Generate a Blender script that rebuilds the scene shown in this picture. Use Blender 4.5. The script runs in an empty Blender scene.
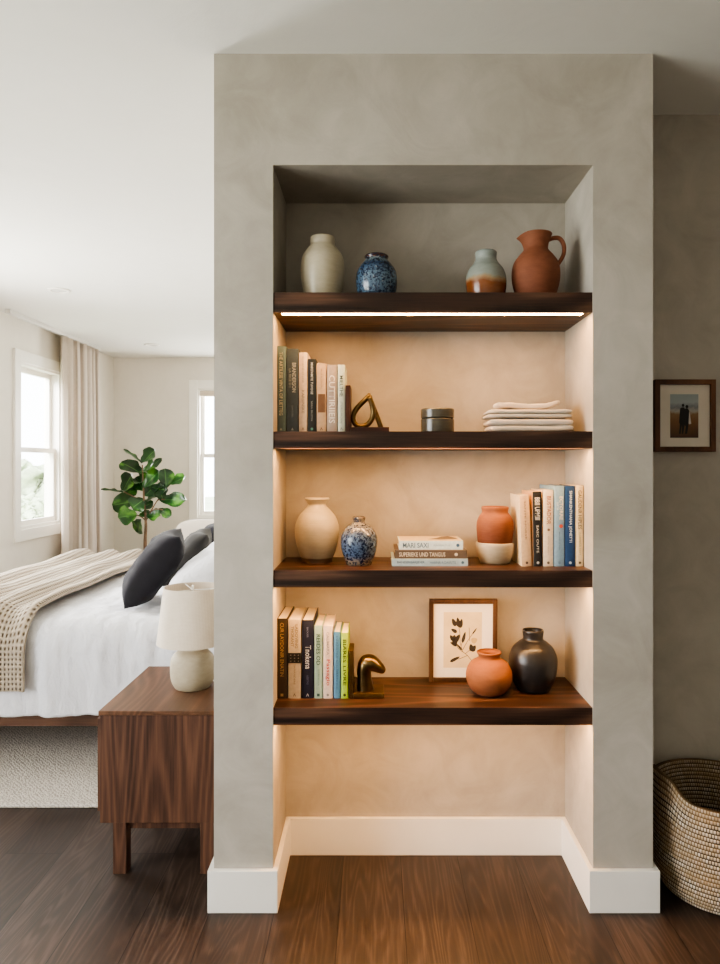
import bpy, bmesh, math, random
from mathutils import Vector, Matrix, noise
random.seed(7)
PI = math.pi
C = bpy.context.scene.collection
F, VX, VY, H, CD = 700.0, 375.0, 465.0, 1.31, 2.06     # focal (px), vanishing point, eye height, camera to wall face
CEIL = 2.52

def X(px, d): return (px - VX) * d / F
def Z(py, d): return H - (py - VY) * d / F

# ------------------------------------------------------------------ materials
def srgb(h):
    h = h.lstrip('#')
    v = [int(h[i:i+2], 16) / 255 for i in (0, 2, 4)]
    return tuple(c / 12.92 if c <= .04045 else ((c + .055) / 1.055) ** 2.4 for c in v) + (1,)

class NT:
    def __init__(s, name):
        s.m = bpy.data.materials.new(name); s.m.use_nodes = True
        s.t = s.m.node_tree; s.N = s.t.nodes; s.b = s.N['Principled BSDF']
    def n(s, kind, **kw):
        o = s.N.new(kind)
        for k, v in kw.items(): setattr(o, k, v)
        return o
    def l(s, a, b): s.t.links.new(a, b)
    def coord(s, scale=(1, 1, 1), rot=(0, 0, 0), out='Object', loc=(0, 0, 0)):
        c = s.n('ShaderNodeTexCoord'); mp = s.n('ShaderNodeMapping')
        mp.inputs['Scale'].default_value = scale; mp.inputs['Rotation'].default_value = rot; mp.inputs['Location'].default_value = loc
        s.l(c.outputs[out], mp.inputs['Vector']); return mp.outputs['Vector']
    def noise(s, vec, scale, detail=4, rough=.55, dist=0):
        t = s.n('ShaderNodeTexNoise'); t.inputs['Scale'].default_value = scale; t.inputs['Detail'].default_value = detail
        t.inputs['Roughness'].default_value = rough; t.inputs['Distortion'].default_value = dist
        s.l(vec, t.inputs['Vector']); return t.outputs['Fac']
    def ramp(s, fac, stops, interp='LINEAR'):
        r = s.n('ShaderNodeValToRGB'); r.color_ramp.interpolation = interp
        e = r.color_ramp.elements
        while len(e) < len(stops): e.new(.5)
        for i, (p, c) in enumerate(stops):
            e[i].position = p; e[i].color = c if not isinstance(c, str) else srgb(c)
        s.l(fac, r.inputs['Fac']); return r.outputs['Color']
    def mix(s, fac, a, b, mode='MIX'):
        m = s.n('ShaderNodeMix', data_type='RGBA', blend_type=mode)
        if hasattr(fac, 'links'): s.l(fac, m.inputs[0])
        else: m.inputs[0].default_value = fac
        for v, k in ((a, 6), (b, 7)):
            if isinstance(v, str): m.inputs[k].default_value = srgb(v)
            elif isinstance(v, tuple): m.inputs[k].default_value = v
            else: s.l(v, m.inputs[k])
        return m.outputs[2]
    def math(s, op, a, b=None):
        m = s.n('ShaderNodeMath', operation=op)
        for i, v in enumerate((a, b)):
            if v is None: continue
            if hasattr(v, 'links'): s.l(v, m.inputs[i])
            else: m.inputs[i].default_value = v
        return m.outputs[0]
    def bump(s, h, strength=.2, dist=.01):
        b = s.n('ShaderNodeBump'); b.inputs['Strength'].default_value = strength; b.inputs['Distance'].default_value = dist
        s.l(h, b.inputs['Height']); s.l(b.outputs['Normal'], s.b.inputs['Normal'])
    def base(s, c, rough=.6, metal=0, spec=None):
        if isinstance(c, str): s.b.inputs['Base Color'].default_value = srgb(c)
        else: s.l(c, s.b.inputs['Base Color'])
        if hasattr(rough, 'links'): s.l(rough, s.b.inputs['Roughness'])
        else: s.b.inputs['Roughness'].default_value = rough
        s.b.inputs['Metallic'].default_value = metal
        if spec is not None: s.b.inputs['Specular IOR Level'].default_value = spec
        return s.m

def plain(name, col, rough=.6, metal=0, var=.12, scale=30, bump=.08, spec=None, dist=.002):
    t = NT(name); v = t.coord()
    f = t.noise(v, scale, 4)
    c = srgb(col)
    lo = tuple(x * (1 - var) for x in c[:3]) + (1,); hi = tuple(min(1, x * (1 + var)) for x in c[:3]) + (1,)
    if bump: t.bump(f, bump, dist)
    return t.base(t.ramp(f, [(.3, lo), (.7, hi)]), rough, metal, spec)

def plaster(name, a, b, rough=.75):
    t = NT(name); v = t.coord()
    f1 = t.noise(v, 1.6, 6, .62, .6); f2 = t.noise(v, 6, 5, .6, 1.2); f3 = t.noise(v, 120, 3, .6)
    f = t.math('ADD', t.math('MULTIPLY', f1, .6), t.math('MULTIPLY', f2, .4))
    t.bump(t.math('ADD', t.math('MULTIPLY', f2, .8), t.math('MULTIPLY', f3, .1)), .2, .012)
    return t.base(t.ramp(f, [(.36, a), (.64, b)]), rough, 0, .3)

def walnut(name, axis, dark, mid, light, rough=.42, scale=1.0, cath=(0, 0, 0), rings=70, ringw=.34, across=2.2, along=.5):
    """grain runs along axis 0/1/2; ring lines are contours of a stretched noise field"""
    t = NT(name)
    sc = [across * scale] * 3; sc[axis] = along * scale
    n = t.noise(t.coord(tuple(sc), loc=cath), 1.0, 2, .45, .25)
    ring = t.math('ADD', t.math('MULTIPLY', t.math('SINE', t.math('MULTIPLY', n, rings)), .5), .5)
    ring = t.math('POWER', ring, 1.6)
    sc2 = [60.0] * 3; sc2[axis] = 2.2
    fine = t.noise(t.coord(tuple(sc2)), 3.0, 5, .65)
    sc3 = [14.0] * 3; sc3[axis] = .7
    big = t.noise(t.coord(tuple(sc3)), 1.5, 3, .5)
    f = t.math('ADD', t.math('MULTIPLY', ring, ringw), t.math('ADD', t.math('MULTIPLY', fine, .42), t.math('MULTIPLY', big, .4)))
    t.bump(fine, .05, .002)
    return t.base(t.ramp(f, [(.3, dark), (.55, mid), (.85, light)]), rough, 0, .35)

def glaze(name, stops, axis_z=True, scale=40, rough=.3, speck=None, spec=.5, zr=(0, .2), wob=.03, line=0):
    """ceramic: colour by height (stops over 0..1 of zr), noise wobble, optional speckle"""
    t = NT(name)
    c = t.n('ShaderNodeTexCoord'); s = t.n('ShaderNodeSeparateXYZ'); t.l(c.outputs['Object'], s.inputs[0])
    z = t.math('DIVIDE', t.math('SUBTRACT', s.outputs['Z'], zr[0]), zr[1] - zr[0])
    w = t.noise(t.coord(), 9, 4, .6)
    z = t.math('ADD', z, t.math('MULTIPLY', t.math('SUBTRACT', w, .5), wob * 6))
    col = t.ramp(z, stops)
    var = t.noise(t.coord((1, 1, 2.5)), scale, 5, .65)
    col = t.mix(.22, col, t.ramp(var, [(.3, (.25, .25, .25, 1)), (.7, (.8, .8, .8, 1))]), 'SOFT_LIGHT')
    if speck:
        for colr, sc, lo, hi in speck:
            k = t.noise(t.coord(), sc, 3, .7, .4)
            col = t.mix(t.ramp(k, [(lo, (0, 0, 0, 1)), (hi, (1, 1, 1, 1))]), col, colr)
    ln = t.noise(t.coord((2, 2, 160)), 1.2, 2, .5)
    t.bump(t.math('ADD', t.math('MULTIPLY', ln, .7 if not line else line), t.math('MULTIPLY', var, .5)), .14, .004)
    return t.base(col, rough, 0, spec)

def fabric(name, col, col2, scale=400, rough=.95, bump=.25, sheen=.2):
    t = NT(name); v = t.coord()
    a = t.n('ShaderNodeTexWave', bands_direction='X'); b = t.n('ShaderNodeTexWave', bands_direction='Z')
    for w in (a, b):
        w.inputs['Scale'].default_value = scale / 6; w.inputs['Distortion'].default_value = 1.5; t.l(v, w.inputs['Vector'])
    n = t.noise(v, 14, 5, .65)
    f = t.math('ADD', t.math('MULTIPLY', t.math('ADD', a.outputs['Fac'], b.outputs['Fac']), .2), t.math('MULTIPLY', n, .6))
    t.bump(f, bump, .003)
    m = t.base(t.ramp(f, [(.25, col2), (.75, col)]), rough, 0, .15)
    t.b.inputs['Sheen Weight'].default_value = sheen
    return m

def emit(name, col, strength):
    t = NT(name); t.base('#202020', .6)
    t.b.inputs['Emission Color'].default_value = srgb(col); t.b.inputs['Emission Strength'].default_value = strength
    return t.m

def glass(name):
    t = NT(name); N = t.N
    tr = t.n('ShaderNodeBsdfTransparent'); gl = t.n('ShaderNodeBsdfGlossy'); gl.inputs['Roughness'].default_value = .02
    lw = t.n('ShaderNodeLayerWeight'); lw.inputs['Blend'].default_value = .15
    fr = t.n('ShaderNodeMath', operation='MULTIPLY'); fr.inputs[1].default_value = .12; t.l(lw.outputs['Facing'], fr.inputs[0])
    mx = t.n('ShaderNodeMixShader')
    t.l(fr.outputs[0], mx.inputs[0]); t.l(tr.outputs[0], mx.inputs[1]); t.l(gl.outputs[0], mx.inputs[2])
    t.l(mx.outputs[0], N['Material Output'].inputs['Surface'])
    return t.m

M = {}
M['plaster'] = plaster('limewash_plaster', '#9e978b', '#b9b2a7')
M['plaster_dark'] = plaster('limewash_plaster_side', '#a59e93', '#bcb5aa')
M['wall'] = plaster('painted_wall', '#d9d3c8', '#dfd9cf', .85)
M['ceiling'] = plaster('ceiling_paint', '#dedcd6', '#e2e0da', .9)
M['trim'] = plain('white_trim_paint', '#ece8e0', .45, var=.02, scale=8, bump=.01)
M['shelf'] = walnut('shelf_walnut', 0, '#1b110c', '#412b20', '#71503c', .42, rings=110, ringw=.26, across=3)
M['night'] = walnut('nightstand_walnut', 2, '#301e15', '#583c2d', '#795641', .48, 1.0, (.55, .4, -.3), rings=190, ringw=.17, across=3.2, along=.42)
M['night_top'] = walnut('nightstand_top_walnut', 1, '#45301f', '#60422f', '#795842', .42, rings=120, ringw=.2, across=3)
M['bedwood'] = walnut('bed_walnut', 0, '#3f291c', '#5e412f', '#785642', .45, ringw=.2)
M['led'] = emit('warm_led', '#ffc07c', 58)
def duvetmat():
    t = NT('white_duvet_linen')
    a = t.noise(t.coord((1, 1, .45)), 16, 4, .6, 1.2); c = t.noise(t.coord((1, 1, .5)), 55, 3, .6, .6); w = t.noise(t.coord(), 350, 2, .6)
    f = t.math('ADD', t.math('MULTIPLY', a, .7), t.math('ADD', t.math('MULTIPLY', c, .28), t.math('MULTIPLY', w, .1)))
    t.bump(f, .55, .022)
    return t.base(t.ramp(a, [(.3, '#dadadf'), (.7, '#e5e5e9')]), .95, 0, .15)
M['linen_white'] = duvetmat()
M['charcoal'] = fabric('charcoal_velvet', '#2d2c31', '#212024', 500, .95, .2, .08)
M['charcoal_light'] = fabric('faded_charcoal_linen', '#403e3c', '#302f2e', 500, .95, .2, .08)
M['cream_up'] = fabric('cream_boucle', '#eee4d8', '#e2d6c8', 300, .95, .3)
M['shade'] = fabric('oat_linen_shade', '#ded2c2', '#c9baa6', 420, .95, .35)
M['cloth'] = fabric('folded_natural_linen', '#dccfbf', '#c2b19d', 500, .95, .4)
M['brass'] = plain('aged_brass', '#6d5b3e', .33, 1, .35, 18, .1)
M['dark_brass'] = plain('dark_bronze', '#5c4526', .42, .85, .3, 25, .1)
M['glass'] = glass('window_glass')
M['paper'] = plain('page_paper', '#e9d9bb', .9, var=.08, scale=200, bump=.1)
M['mat'] = plain('mat_board', '#efe7da', .9, var=.02, bump=.03)
M['frame'] = walnut('picture_frame_walnut', 2, '#2c1d14', '#46301f', '#604632', .5)
M['frame_dark'] = walnut('wall_frame_walnut', 2, '#3b2314', '#5c3a24', '#744c32', .5)
M['bark'] = plain('ficus_bark', '#6d5542', .85, var=.3, scale=40, bump=.4)
M['soil'] = plain('potting_soil', '#3a2a1e', .95, var=.4, scale=60, bump=.5)
M['black'] = plain('ink_black', '#1c1a18', .8, var=.1)
M['metal_white'] = plain('white_metal', '#e6e4df', .4, .2, var=.03, bump=.01)
M['cord'] = plain('white_cord', '#e9e6e0', .5, var=.03, bump=.01)

def leafmat():
    t = NT('fiddle_leaf'); v = t.coord()
    f = t.noise(v, 7, 3, .5)
    uv = t.n('ShaderNodeUVMap'); s = t.n('ShaderNodeSeparateXYZ'); t.l(uv.outputs[0], s.inputs[0])
    vein = t.math('ABSOLUTE', t.math('SUBTRACT', s.outputs['X'], .5))
    col = t.ramp(f, [(.35, '#0d2c10'), (.55, '#1c4a1a'), (.68, '#5d9433')])
    col = t.mix(t.ramp(vein, [(.0, (1, 1, 1, 1)), (.035, (0, 0, 0, 1))]), col, '#5c8a45')
    m = t.base(col, .3, 0, .5)
    return m
M['leaf'] = leafmat()

def floormat():
    t = NT('dark_oak_planks')
    v = t.coord((1, 1, 1), (0, 0, PI / 2), loc=(0, 0, 0))
    mp = v.node; mp.inputs['Location'].default_value = (.3, -.085 + 10 * .19, 0)
    def brick(c1, c2, mort, ms):
        b = t.n('ShaderNodeTexBrick'); b.offset = .37; b.offset_frequency = 2
        b.inputs['Color1'].default_value = c1; b.inputs['Color2'].default_value = c2; b.inputs['Mortar'].default_value = mort
        b.inputs['Scale'].default_value = 1; b.inputs['Mortar Size'].default_value = ms; b.inputs['Mortar Smooth'].default_value = .1
        b.inputs['Brick Width'].default_value = 1.9; b.inputs['Row Height'].default_value = .19; b.inputs['Bias'].default_value = 0
        t.l(v, b.inputs['Vector']); return b
    rnd = brick((0, 0, 0, 1), (1, 1, 1, 1), (.5, .5, .5, 1), 0).outputs['Color']
    gap = brick((0, 0, 0, 1), (0, 0, 0, 1), (1, 1, 1, 1), .0012).outputs['Color']
    off = t.n('ShaderNodeVectorMath', operation='MULTIPLY'); t.l(rnd, off.inputs[0]); off.inputs[1].default_value = (7, 3.1, 5)
    def vec(sx, sy):
        a = t.n('ShaderNodeVectorMath', operation='MULTIPLY'); t.l(v, a.inputs[0]); a.inputs[1].default_value = (sx, sy, 1)
        b = t.n('ShaderNodeVectorMath', operation='ADD'); t.l(a.outputs[0], b.inputs[0]); t.l(off.outputs[0], b.inputs[1]); return b.outputs[0]
    nn = t.noise(vec(.8, 7.5), 1.0, 2, .45, .3)
    ring = t.math('POWER', t.math('ADD', t.math('MULTIPLY', t.math('SINE', t.math('MULTIPLY', nn, 150)), .5), .5), 1.6)
    fine = t.noise(vec(3.0, 70), 1.6, 6, .7)
    big = t.noise(vec(.7, 4), 1.5, 3, .5)
    f = t.math('ADD', t.math('MULTIPLY', ring, .11), t.math('ADD', t.math('MULTIPLY', fine, .62), t.math('MULTIPLY', big, .30)))
    f = t.math('ADD', f, t.math('MULTIPLY', t.math('SUBTRACT', rnd, .5), .12))
    col = t.ramp(f, [(.30, '#1e1713'), (.52, '#372b24'), (.78, '#564840')])
    col = t.mix(gap, col, '#140d09')
    t.bump(t.math('SUBTRACT', t.math('MULTIPLY', fine, .4), t.math('MULTIPLY', gap, 2)), .12, .003)
    return t.base(col, t.ramp(fine, [(.3, (.36, .36, .36, 1)), (.7, (.52, .52, .52, 1))]), 0, .4)
M['floor'] = floormat()

def rugmat():
    t = NT('woven_rug'); v = t.coord()
    n = t.noise(v, 26, 4, .6, 2.5)
    w = t.n('ShaderNodeTexWave', bands_direction='DIAGONAL'); w.inputs['Scale'].default_value = 34; w.inputs['Distortion'].default_value = 9
    w.inputs['Detail'].default_value = 3; w.inputs['Detail Scale'].default_value = 2; t.l(v, w.inputs['Vector'])
    p = t.noise(v, 160, 2, .6)
    f = t.math('ADD', t.math('MULTIPLY', w.outputs['Fac'], .4), t.math('ADD', t.math('MULTIPLY', n, .3), t.math('MULTIPLY', p, .4)))
    t.bump(f, .6, .01)
    return t.base(t.ramp(f, [(.3, '#a39b92'), (.65, '#d6cfc6')]), .98, 0, .1)
M['rug'] = rugmat()

def knitmat():
    t = NT('waffle_knit')
    uv = t.n('ShaderNodeUVMap'); s = t.n('ShaderNodeSeparateXYZ'); t.l(uv.outputs[0], s.inputs[0])
    def sn(o, k): return t.math('SINE', t.math('MULTIPLY', o, k))
    a = t.math('ABSOLUTE', sn(s.outputs['X'], 2 * PI * 16.5)); b = t.math('ABSOLUTE', sn(s.outputs['Y'], 2 * PI * 60))
    hole = t.math('MULTIPLY', t.math('POWER', a, 3.5), t.math('POWER', b, 2.2))
    n = t.noise(t.coord(), 150, 3, .6)
    h = t.math('ADD', t.math('MULTIPLY', hole, -1.0), t.math('MULTIPLY', n, .2))
    t.bump(h, .9, .012)
    col = t.ramp(hole, [(.15, '#b3a592'), (.8, '#6b5b48')])
    m = t.base(col, .98, 0, .1); t.b.inputs['Sheen Weight'].default_value = .2
    return m
M['knit'] = knitmat()

def basketmat(name, dark=1.0):
    t = NT(name)
    uv = t.n('ShaderNodeUVMap')
    b = t.n('ShaderNodeTexBrick'); b.offset = .5
    for k, c in (('Color1', '#c4b9a8'), ('Color2', '#a6957b'), ('Mortar', '#33261a')): b.inputs[k].default_value = srgb(c)
    b.inputs['Scale'].default_value = 1; b.inputs['Mortar Size'].default_value = .16; b.inputs['Mortar Smooth'].default_value = .4
    b.inputs['Brick Width'].default_value = 1.0; b.inputs['Row Height'].default_value = 1.0
    t.l(uv.outputs[0], b.inputs['Vector'])
    n = t.noise(t.coord((1, 1, 3)), 6, 3, .6)
    col = t.mix(t.ramp(n, [(.42, (0, 0, 0, 1)), (.62, (.55, .55, .55, 1))]), b.outputs['Color'], '#8a7050')
    t.bump(b.outputs['Fac'], -.5, .006)
    return t.base(col, .9, 0, .15)
M['basket'] = basketmat('coiled_basket')

def curtainmat():
    t = NT('linen_curtain'); v = t.coord()
    n = t.noise(t.coord((60, 60, 8)), 3, 4, .6)
    t.base(t.ramp(n, [(.3, '#c9bdb0'), (.7, '#d6cbbf')]), .95, 0, .1)
    tl = t.n('ShaderNodeBsdfTranslucent'); tl.inputs['Color'].default_value = srgb('#e8dccb')
    mx = t.n('ShaderNodeMixShader'); mx.inputs[0].default_value = .22
    t.l(t.b.outputs[0], mx.inputs[1]); t.l(tl.outputs[0], mx.inputs[2]); t.l(mx.outputs[0], t.N['Material Output'].inputs['Surface'])
    return t.m
M['curtain'] = curtainmat()

# ------------------------------------------------------------------ geometry helpers
def obj(name, bm, mat, parent=None, smooth=False, bevel=0, seg=2, origin=None, autos=None):
    me = bpy.data.meshes.new(name)
    bmesh.ops.recalc_face_normals(bm, faces=bm.faces[:])
    o0 = Vector(origin) if origin is not None else None
    if parent is not None:
        p = parent; off = Vector((0, 0, 0))
        while p is not None: off += p.location; p = p.parent
        base = off
    else:
        if o0 is None:
            vs = [v.co for v in bm.verts]
            o0 = Vector(((min(v.x for v in vs) + max(v.x for v in vs)) / 2, (min(v.y for v in vs) + max(v.y for v in vs)) / 2, min(v.z for v in vs)))
        base = o0
    for v in bm.verts: v.co -= base
    if smooth:
        for f in bm.faces: f.smooth = True
    bm.to_mesh(me); bm.free()
    me.materials.append(mat)
    o = bpy.data.objects.new(name, me); C.objects.link(o)
    if parent is not None: o.parent = parent
    else: o.location = base
    if bevel:
        b = o.modifiers.new('bevel', 'BEVEL'); b.width = bevel; b.segments = seg; b.limit_method = 'ANGLE'; b.angle_limit = .6
        for f in me.polygons: f.use_smooth = True
        wn = o.modifiers.new('wn', 'WEIGHTED_NORMAL'); wn.keep_sharp = False
    return o

def tag(o, label, cat, group=None):
    o['label'] = label; o['category'] = cat
    if group: o['group'] = group
    return o
def thing(name, loc, label, cat, group=None):
    o = bpy.data.objects.new(name, None); C.objects.link(o); o.location = loc; o.empty_display_size = .05
    return tag(o, label, cat, group)
def struct(name, bm, mat, parent=None, **kw):
    o = obj(name, bm, mat, parent, **kw)
    if parent is None: o['kind'] = 'structure'
    return o
def BM(): return bmesh.new()
def box(bm, x0, x1, y0, y1, z0, z1, rot=None, piv=None):
    x0, x1 = min(x0, x1), max(x0, x1); y0, y1 = min(y0, y1), max(y0, y1)
    vs = [bm.verts.new((x, y, z)) for x in (x0, x1) for y in (y0, y1) for z in (z0, z1)]
    for q in ((0, 1, 3, 2), (4, 6, 7, 5), (0, 4, 5, 1), (2, 3, 7, 6), (0, 2, 6, 4), (1, 5, 7, 3)):
        bm.faces.new([vs[i] for i in q])
    if rot is not None:
        m = rot.to_4x4(); p = Vector(piv)
        for v in vs: v.co = m @ (v.co - p) + p
    return bm
def bx(*a, **k): return box(BM(), *a, **k)

def lathe(bm, prof, cx, cy, n=56, close=True):
    rings = []
    for r, z in prof:
        if r < 1e-5: rings.append([bm.verts.new((cx, cy, z))])
        else: rings.append([bm.verts.new((cx + r * math.cos(2 * PI * k / n), cy + r * math.sin(2 * PI * k / n), z)) for k in range(n)])
    for a, b in zip(rings, rings[1:]):
        for k in range(n):
            j = (k + 1) % n
            if len(a) == 1 and len(b) == 1: continue
            if len(a) == 1: bm.faces.new((a[0], b[k], b[j]))
            elif len(b) == 1: bm.faces.new((a[k], a[j], b[0]))
            else: bm.faces.new((a[k], a[j], b[j], b[k]))
    return bm

def spline(pts, n=6):
    """Catmull-Rom through points of any dimension"""
    P = [pts[0]] + list(pts) + [pts[-1]]; out = []
    for i in range(1, len(P) - 2):
        p0, p1, p2, p3 = P[i-1:i+3]
        for k in range(n):
            t = k / n
            out.append(tuple(.5 * (2*b + (c-a)*t + (2*a-5*b+4*c-d)*t*t + (3*b-a-3*c+d)*t**3) for a, b, c, d in zip(p0, p1, p2, p3)))
    out.append(tuple(P[-2])); return out

def sweep(bm, pts, radii, n=14, flat=1.0, up=(0, 1, 0), caps=True, loop=False):
    pts = [Vector(p) for p in pts]; rings = []; N = len(pts)
    for i, p in enumerate(pts):
        if loop: d = pts[(i+1) % N] - pts[i-1]
        else: d = pts[min(i+1, N-1)] - pts[max(i-1, 0)]
        d.normalize(); u = Vector(up); u = (u - d * u.dot(d))
        if u.length < 1e-4: u = d.orthogonal()
        u.normalize(); w = d.cross(u)
        r = radii[i] if isinstance(radii, (list, tuple)) else radii
        rr, ru = (r if isinstance(r, tuple) else (r, r * flat))
        rings.append([bm.verts.new(p + w * rr * math.cos(2*PI*k/n) + u * ru * math.sin(2*PI*k/n)) for k in range(n)])
    prs = list(zip(rings, rings[1:])) + ([(rings[-1], rings[0])] if loop else [])
    for a, b in prs:
        for k in range(n): bm.faces.new((a[k], a[(k+1) % n], b[(k+1) % n], b[k]))
    if caps and not loop:
        bm.faces.new(rings[0][::-1]); bm.faces.new(rings[-1])
    return bm

def grid(bm, nu, nv, fn, uvs=None, closed_u=False):
    vs = [[bm.verts.new(fn(i / nu, j / nv)) for j in range(nv + 1)] for i in range(nu + 1)]
    lay = bm.loops.layers.uv.verify() if uvs else None
    for i in range(nu):
        for j in range(nv):
            f = bm.faces.new((vs[i][j], vs[i+1][j], vs[i+1][j+1], vs[i][j+1]))
            if lay:
                for lp, (a, b) in zip(f.loops, ((i, j), (i+1, j), (i+1, j+1), (i, j+1))): lp[lay].uv = uvs(a / nu, b / nv)
    return bm

def slab(bm, cx, cy, cz, hx, hy, hz, pxy=8, pz=2.6, nu=72, nv=16, wav=0, seed=0):
    """soft-edged slab (superellipsoid)"""
    def s(v, e): return math.copysign(abs(v) ** e, v)
    rings = []
    for j in range(nv + 1):
        ph = -PI/2 + PI * j / nv; ph += .0
        cz_, sz_ = s(math.cos(ph), 2/pz), s(math.sin(ph), 2/pz)
        if j in (0, nv): rings.append([bm.verts.new((cx, cy, cz + hz * sz_))]); continue
        ring = []
        for i in range(nu):
            th = 2 * PI * i / nu
            x = hx * cz_ * s(math.cos(th), 2/pxy); y = hy * cz_ * s(math.sin(th), 2/pxy)
            z = hz * sz_ + wav * (noise.noise(Vector((x * 14 + seed, y * 14, seed)))) 
            if wav: x += wav * .7 * noise.noise(Vector((seed, y * 40, z * 90))); y += wav * .5 * noise.noise(Vector((x * 25, seed, z * 60)))
            ring.append(bm.verts.new((cx + x, cy + y, cz + z)))
        rings.append(ring)
    n = nu
    for a, b in zip(rings, rings[1:]):
        for k in range(n):
            j = (k + 1) % n
            if len(a) == 1: bm.faces.new((a[0], b[k], b[j]))
            elif len(b) == 1: bm.faces.new((a[k], a[j], b[0]))
            else: bm.faces.new((a[k], a[j], b[j], b[k]))
    return bm

def pillow(bm, mtx, w, h, t, n=28, seed=0, wr=.012):
    """cushion in its own xy plane (w x h, thickness t), moved by mtx"""
    def pt(u, v, s):
        e = max(0, (1 - u**4) * (1 - v**4))
        th = t / 2 * e ** .55
        x = u * w / 2 * (1 - .12 * (1 - v*v) * abs(u)); y = v * h / 2 * (1 - .12 * (1 - u*u) * abs(v))
        k = noise.noise(Vector((u * 2.2 + seed, v * 2.2, s * 3 + seed))) + .5 * noise.noise(Vector((u * 5 + seed, v * 5, s * 3)))
        return mtx @ Vector((x, y, s * (th + wr * k * e)))
    top = [[bm.verts.new(pt(-1 + 2*i/n, -1 + 2*j/n, 1)) for j in range(n+1)] for i in range(n+1)]
    bot = [[top[i][j] if i in (0, n) or j in (0, n) else bm.verts.new(pt(-1 + 2*i/n, -1 + 2*j/n, -1)) for j in range(n+1)] for i in range(n+1)]
    for i in range(n):
        for j in range(n):
            bm.faces.new((top[i][j], top[i+1][j], top[i+1][j+1], top[i][j+1]))
            bm.faces.new((bot[i][j], bot[i][j+1], bot[i+1][j+1], bot[i+1][j]))
    return bm

def poly(bm, pts, y, lean=None):
    f = bm.faces.new([bm.verts.new((p[0], y, p[1])) for p in pts]); return f

def text_bm(s, cx, cz, y, length, height, vertical=True):
    """flat lettering facing the camera side (-y); vertical spine lettering reads from the top down"""
    cu = bpy.data.curves.new('t', 'FONT'); cu.body = s; cu.size = 1; cu.resolution_u = 2; cu.offset = .012
    ob = bpy.data.objects.new('t', cu); C.objects.link(ob)
    dg = bpy.context.evaluated_depsgraph_get(); dg.update()
    me = bpy.data.meshes.new_from_object(ob.evaluated_get(dg))
    bpy.data.objects.remove(ob); bpy.data.curves.remove(cu)
    bm = BM(); bm.from_mesh(me); bpy.data.meshes.remove(me)
    xs = [v.co.x for v in bm.verts]; ys = [v.co.y for v in bm.verts]
    x0, x1, y0, y1 = min(xs), max(xs), min(ys), max(ys)
    for v in bm.verts:
        a = ((v.co.x - x0) / (x1 - x0) - .5) * length; b = ((v.co.y - y0) / (y1 - y0) - .5) * height
        v.co = (cx + b, y, cz - a) if vertical else (cx + a, y, cz + b)
    return bm

# ------------------------------------------------------------------ camera
cam = bpy.data.cameras.new('camera'); co = bpy.data.objects.new('camera', cam); C.objects.link(co)
co.location = (0, -CD, H); co.rotation_euler = (PI / 2, 0, 0)
cam.sensor_fit = 'VERTICAL'; cam.sensor_height = 36; cam.sensor_width = 36
cam.lens = 36 * F / 964
cam.shift_x = -(VX - 360) / 964; cam.shift_y = (VY - 482) / 964
cam.clip_end = 200
bpy.context.scene.camera = co

# ------------------------------------------------------------------ setting
XL, XR = -.474, .818            # pier outer faces
NL, NR, NB, NT_ = -.300, .6416, .303, 2.193
YR, YB = .358, 5.84             # side wall plane, bedroom far wall
WL, YF, WR = -2.95, -4.3, 3.0
struct('floor', bx(WL - .2, WR + .2, YF - .2, YB + .2, -.1, 0), M['floor'], origin=(0, 0, 0))
struct('ceiling', bx(WL - .2, WR + .2, YF - .2, YB + .2, CEIL, CEIL + .1), M['ceiling'], origin=(0, 0, CEIL))
b = BM()
# niche wall as one skin: front face with a recess
BKY = .42
box(b, XL, NL, 0, BKY, 0, CEIL); box(b, NR, XR, 0, BKY, 0, CEIL); box(b, NL, NR, 0, BKY, NT_, CEIL); box(b, NL, NR, NB, BKY, 0, NT_)
struct('wall_center', b, M['plaster'], origin=(0, 0, 0))
struct('wall_right', bx(XR, WR, YR, YR + .1, 0, CEIL), M['plaster_dark'], origin=(0, 0, 0))
struct('wall_inner', bx(.0, .1, BKY, YB, 0, CEIL), M['wall'], origin=(0, 0, 0))
struct('wall_behind', bx(WL, WR, YF - .1, YF, 0, CEIL), M['wall'], origin=(0, 0, 0))
struct('wall_side', bx(WR, WR + .1, YF, YR, 0, CEIL), M['plaster_dark'], origin=(0, 0, 0))
W1 = (3.74, 4.50, .77, 2.17)    # window in the long wall: opening y0, y1, z0, z1
W3 = (-3.0, -.55, .35, 2.3)  # unseen opening on the camera side, added to light the room
W4 = (1.35, 2.35, .77, 2.17)  # unseen opening by the bed, added to brighten the bed front
W2 = (-2.00, -1.16, .72, 2.17)  # window in the far wall: opening x0, x1
b = BM()
yy = [YF]
for (a0, a1, z0, z1) in (W3, W4, W1):
    box(b, WL - .15, WL, yy[-1], a0, 0, CEIL); box(b, WL - .15, WL, a0, a1, 0, z0); box(b, WL - .15, WL, a0, a1, z1, CEIL); yy.append(a1)
box(b, WL - .15, WL, yy[-1], YB, 0, CEIL)
struct('wall_left', b, M['wall'], origin=(0, 0, 0))
b = BM()
box(b, WL, W2[0], YB, YB + .15, 0, CEIL); box(b, W2[1], .1, YB, YB + .15, 0, CEIL)
box(b, W2[0], W2[1], YB, YB + .15, 0, W2[2]); box(b, W2[0], W2[1], YB, YB + .15, W2[3], CEIL)
struct('wall_back', b, M['wall'], origin=(0, 0, 0))

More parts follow.
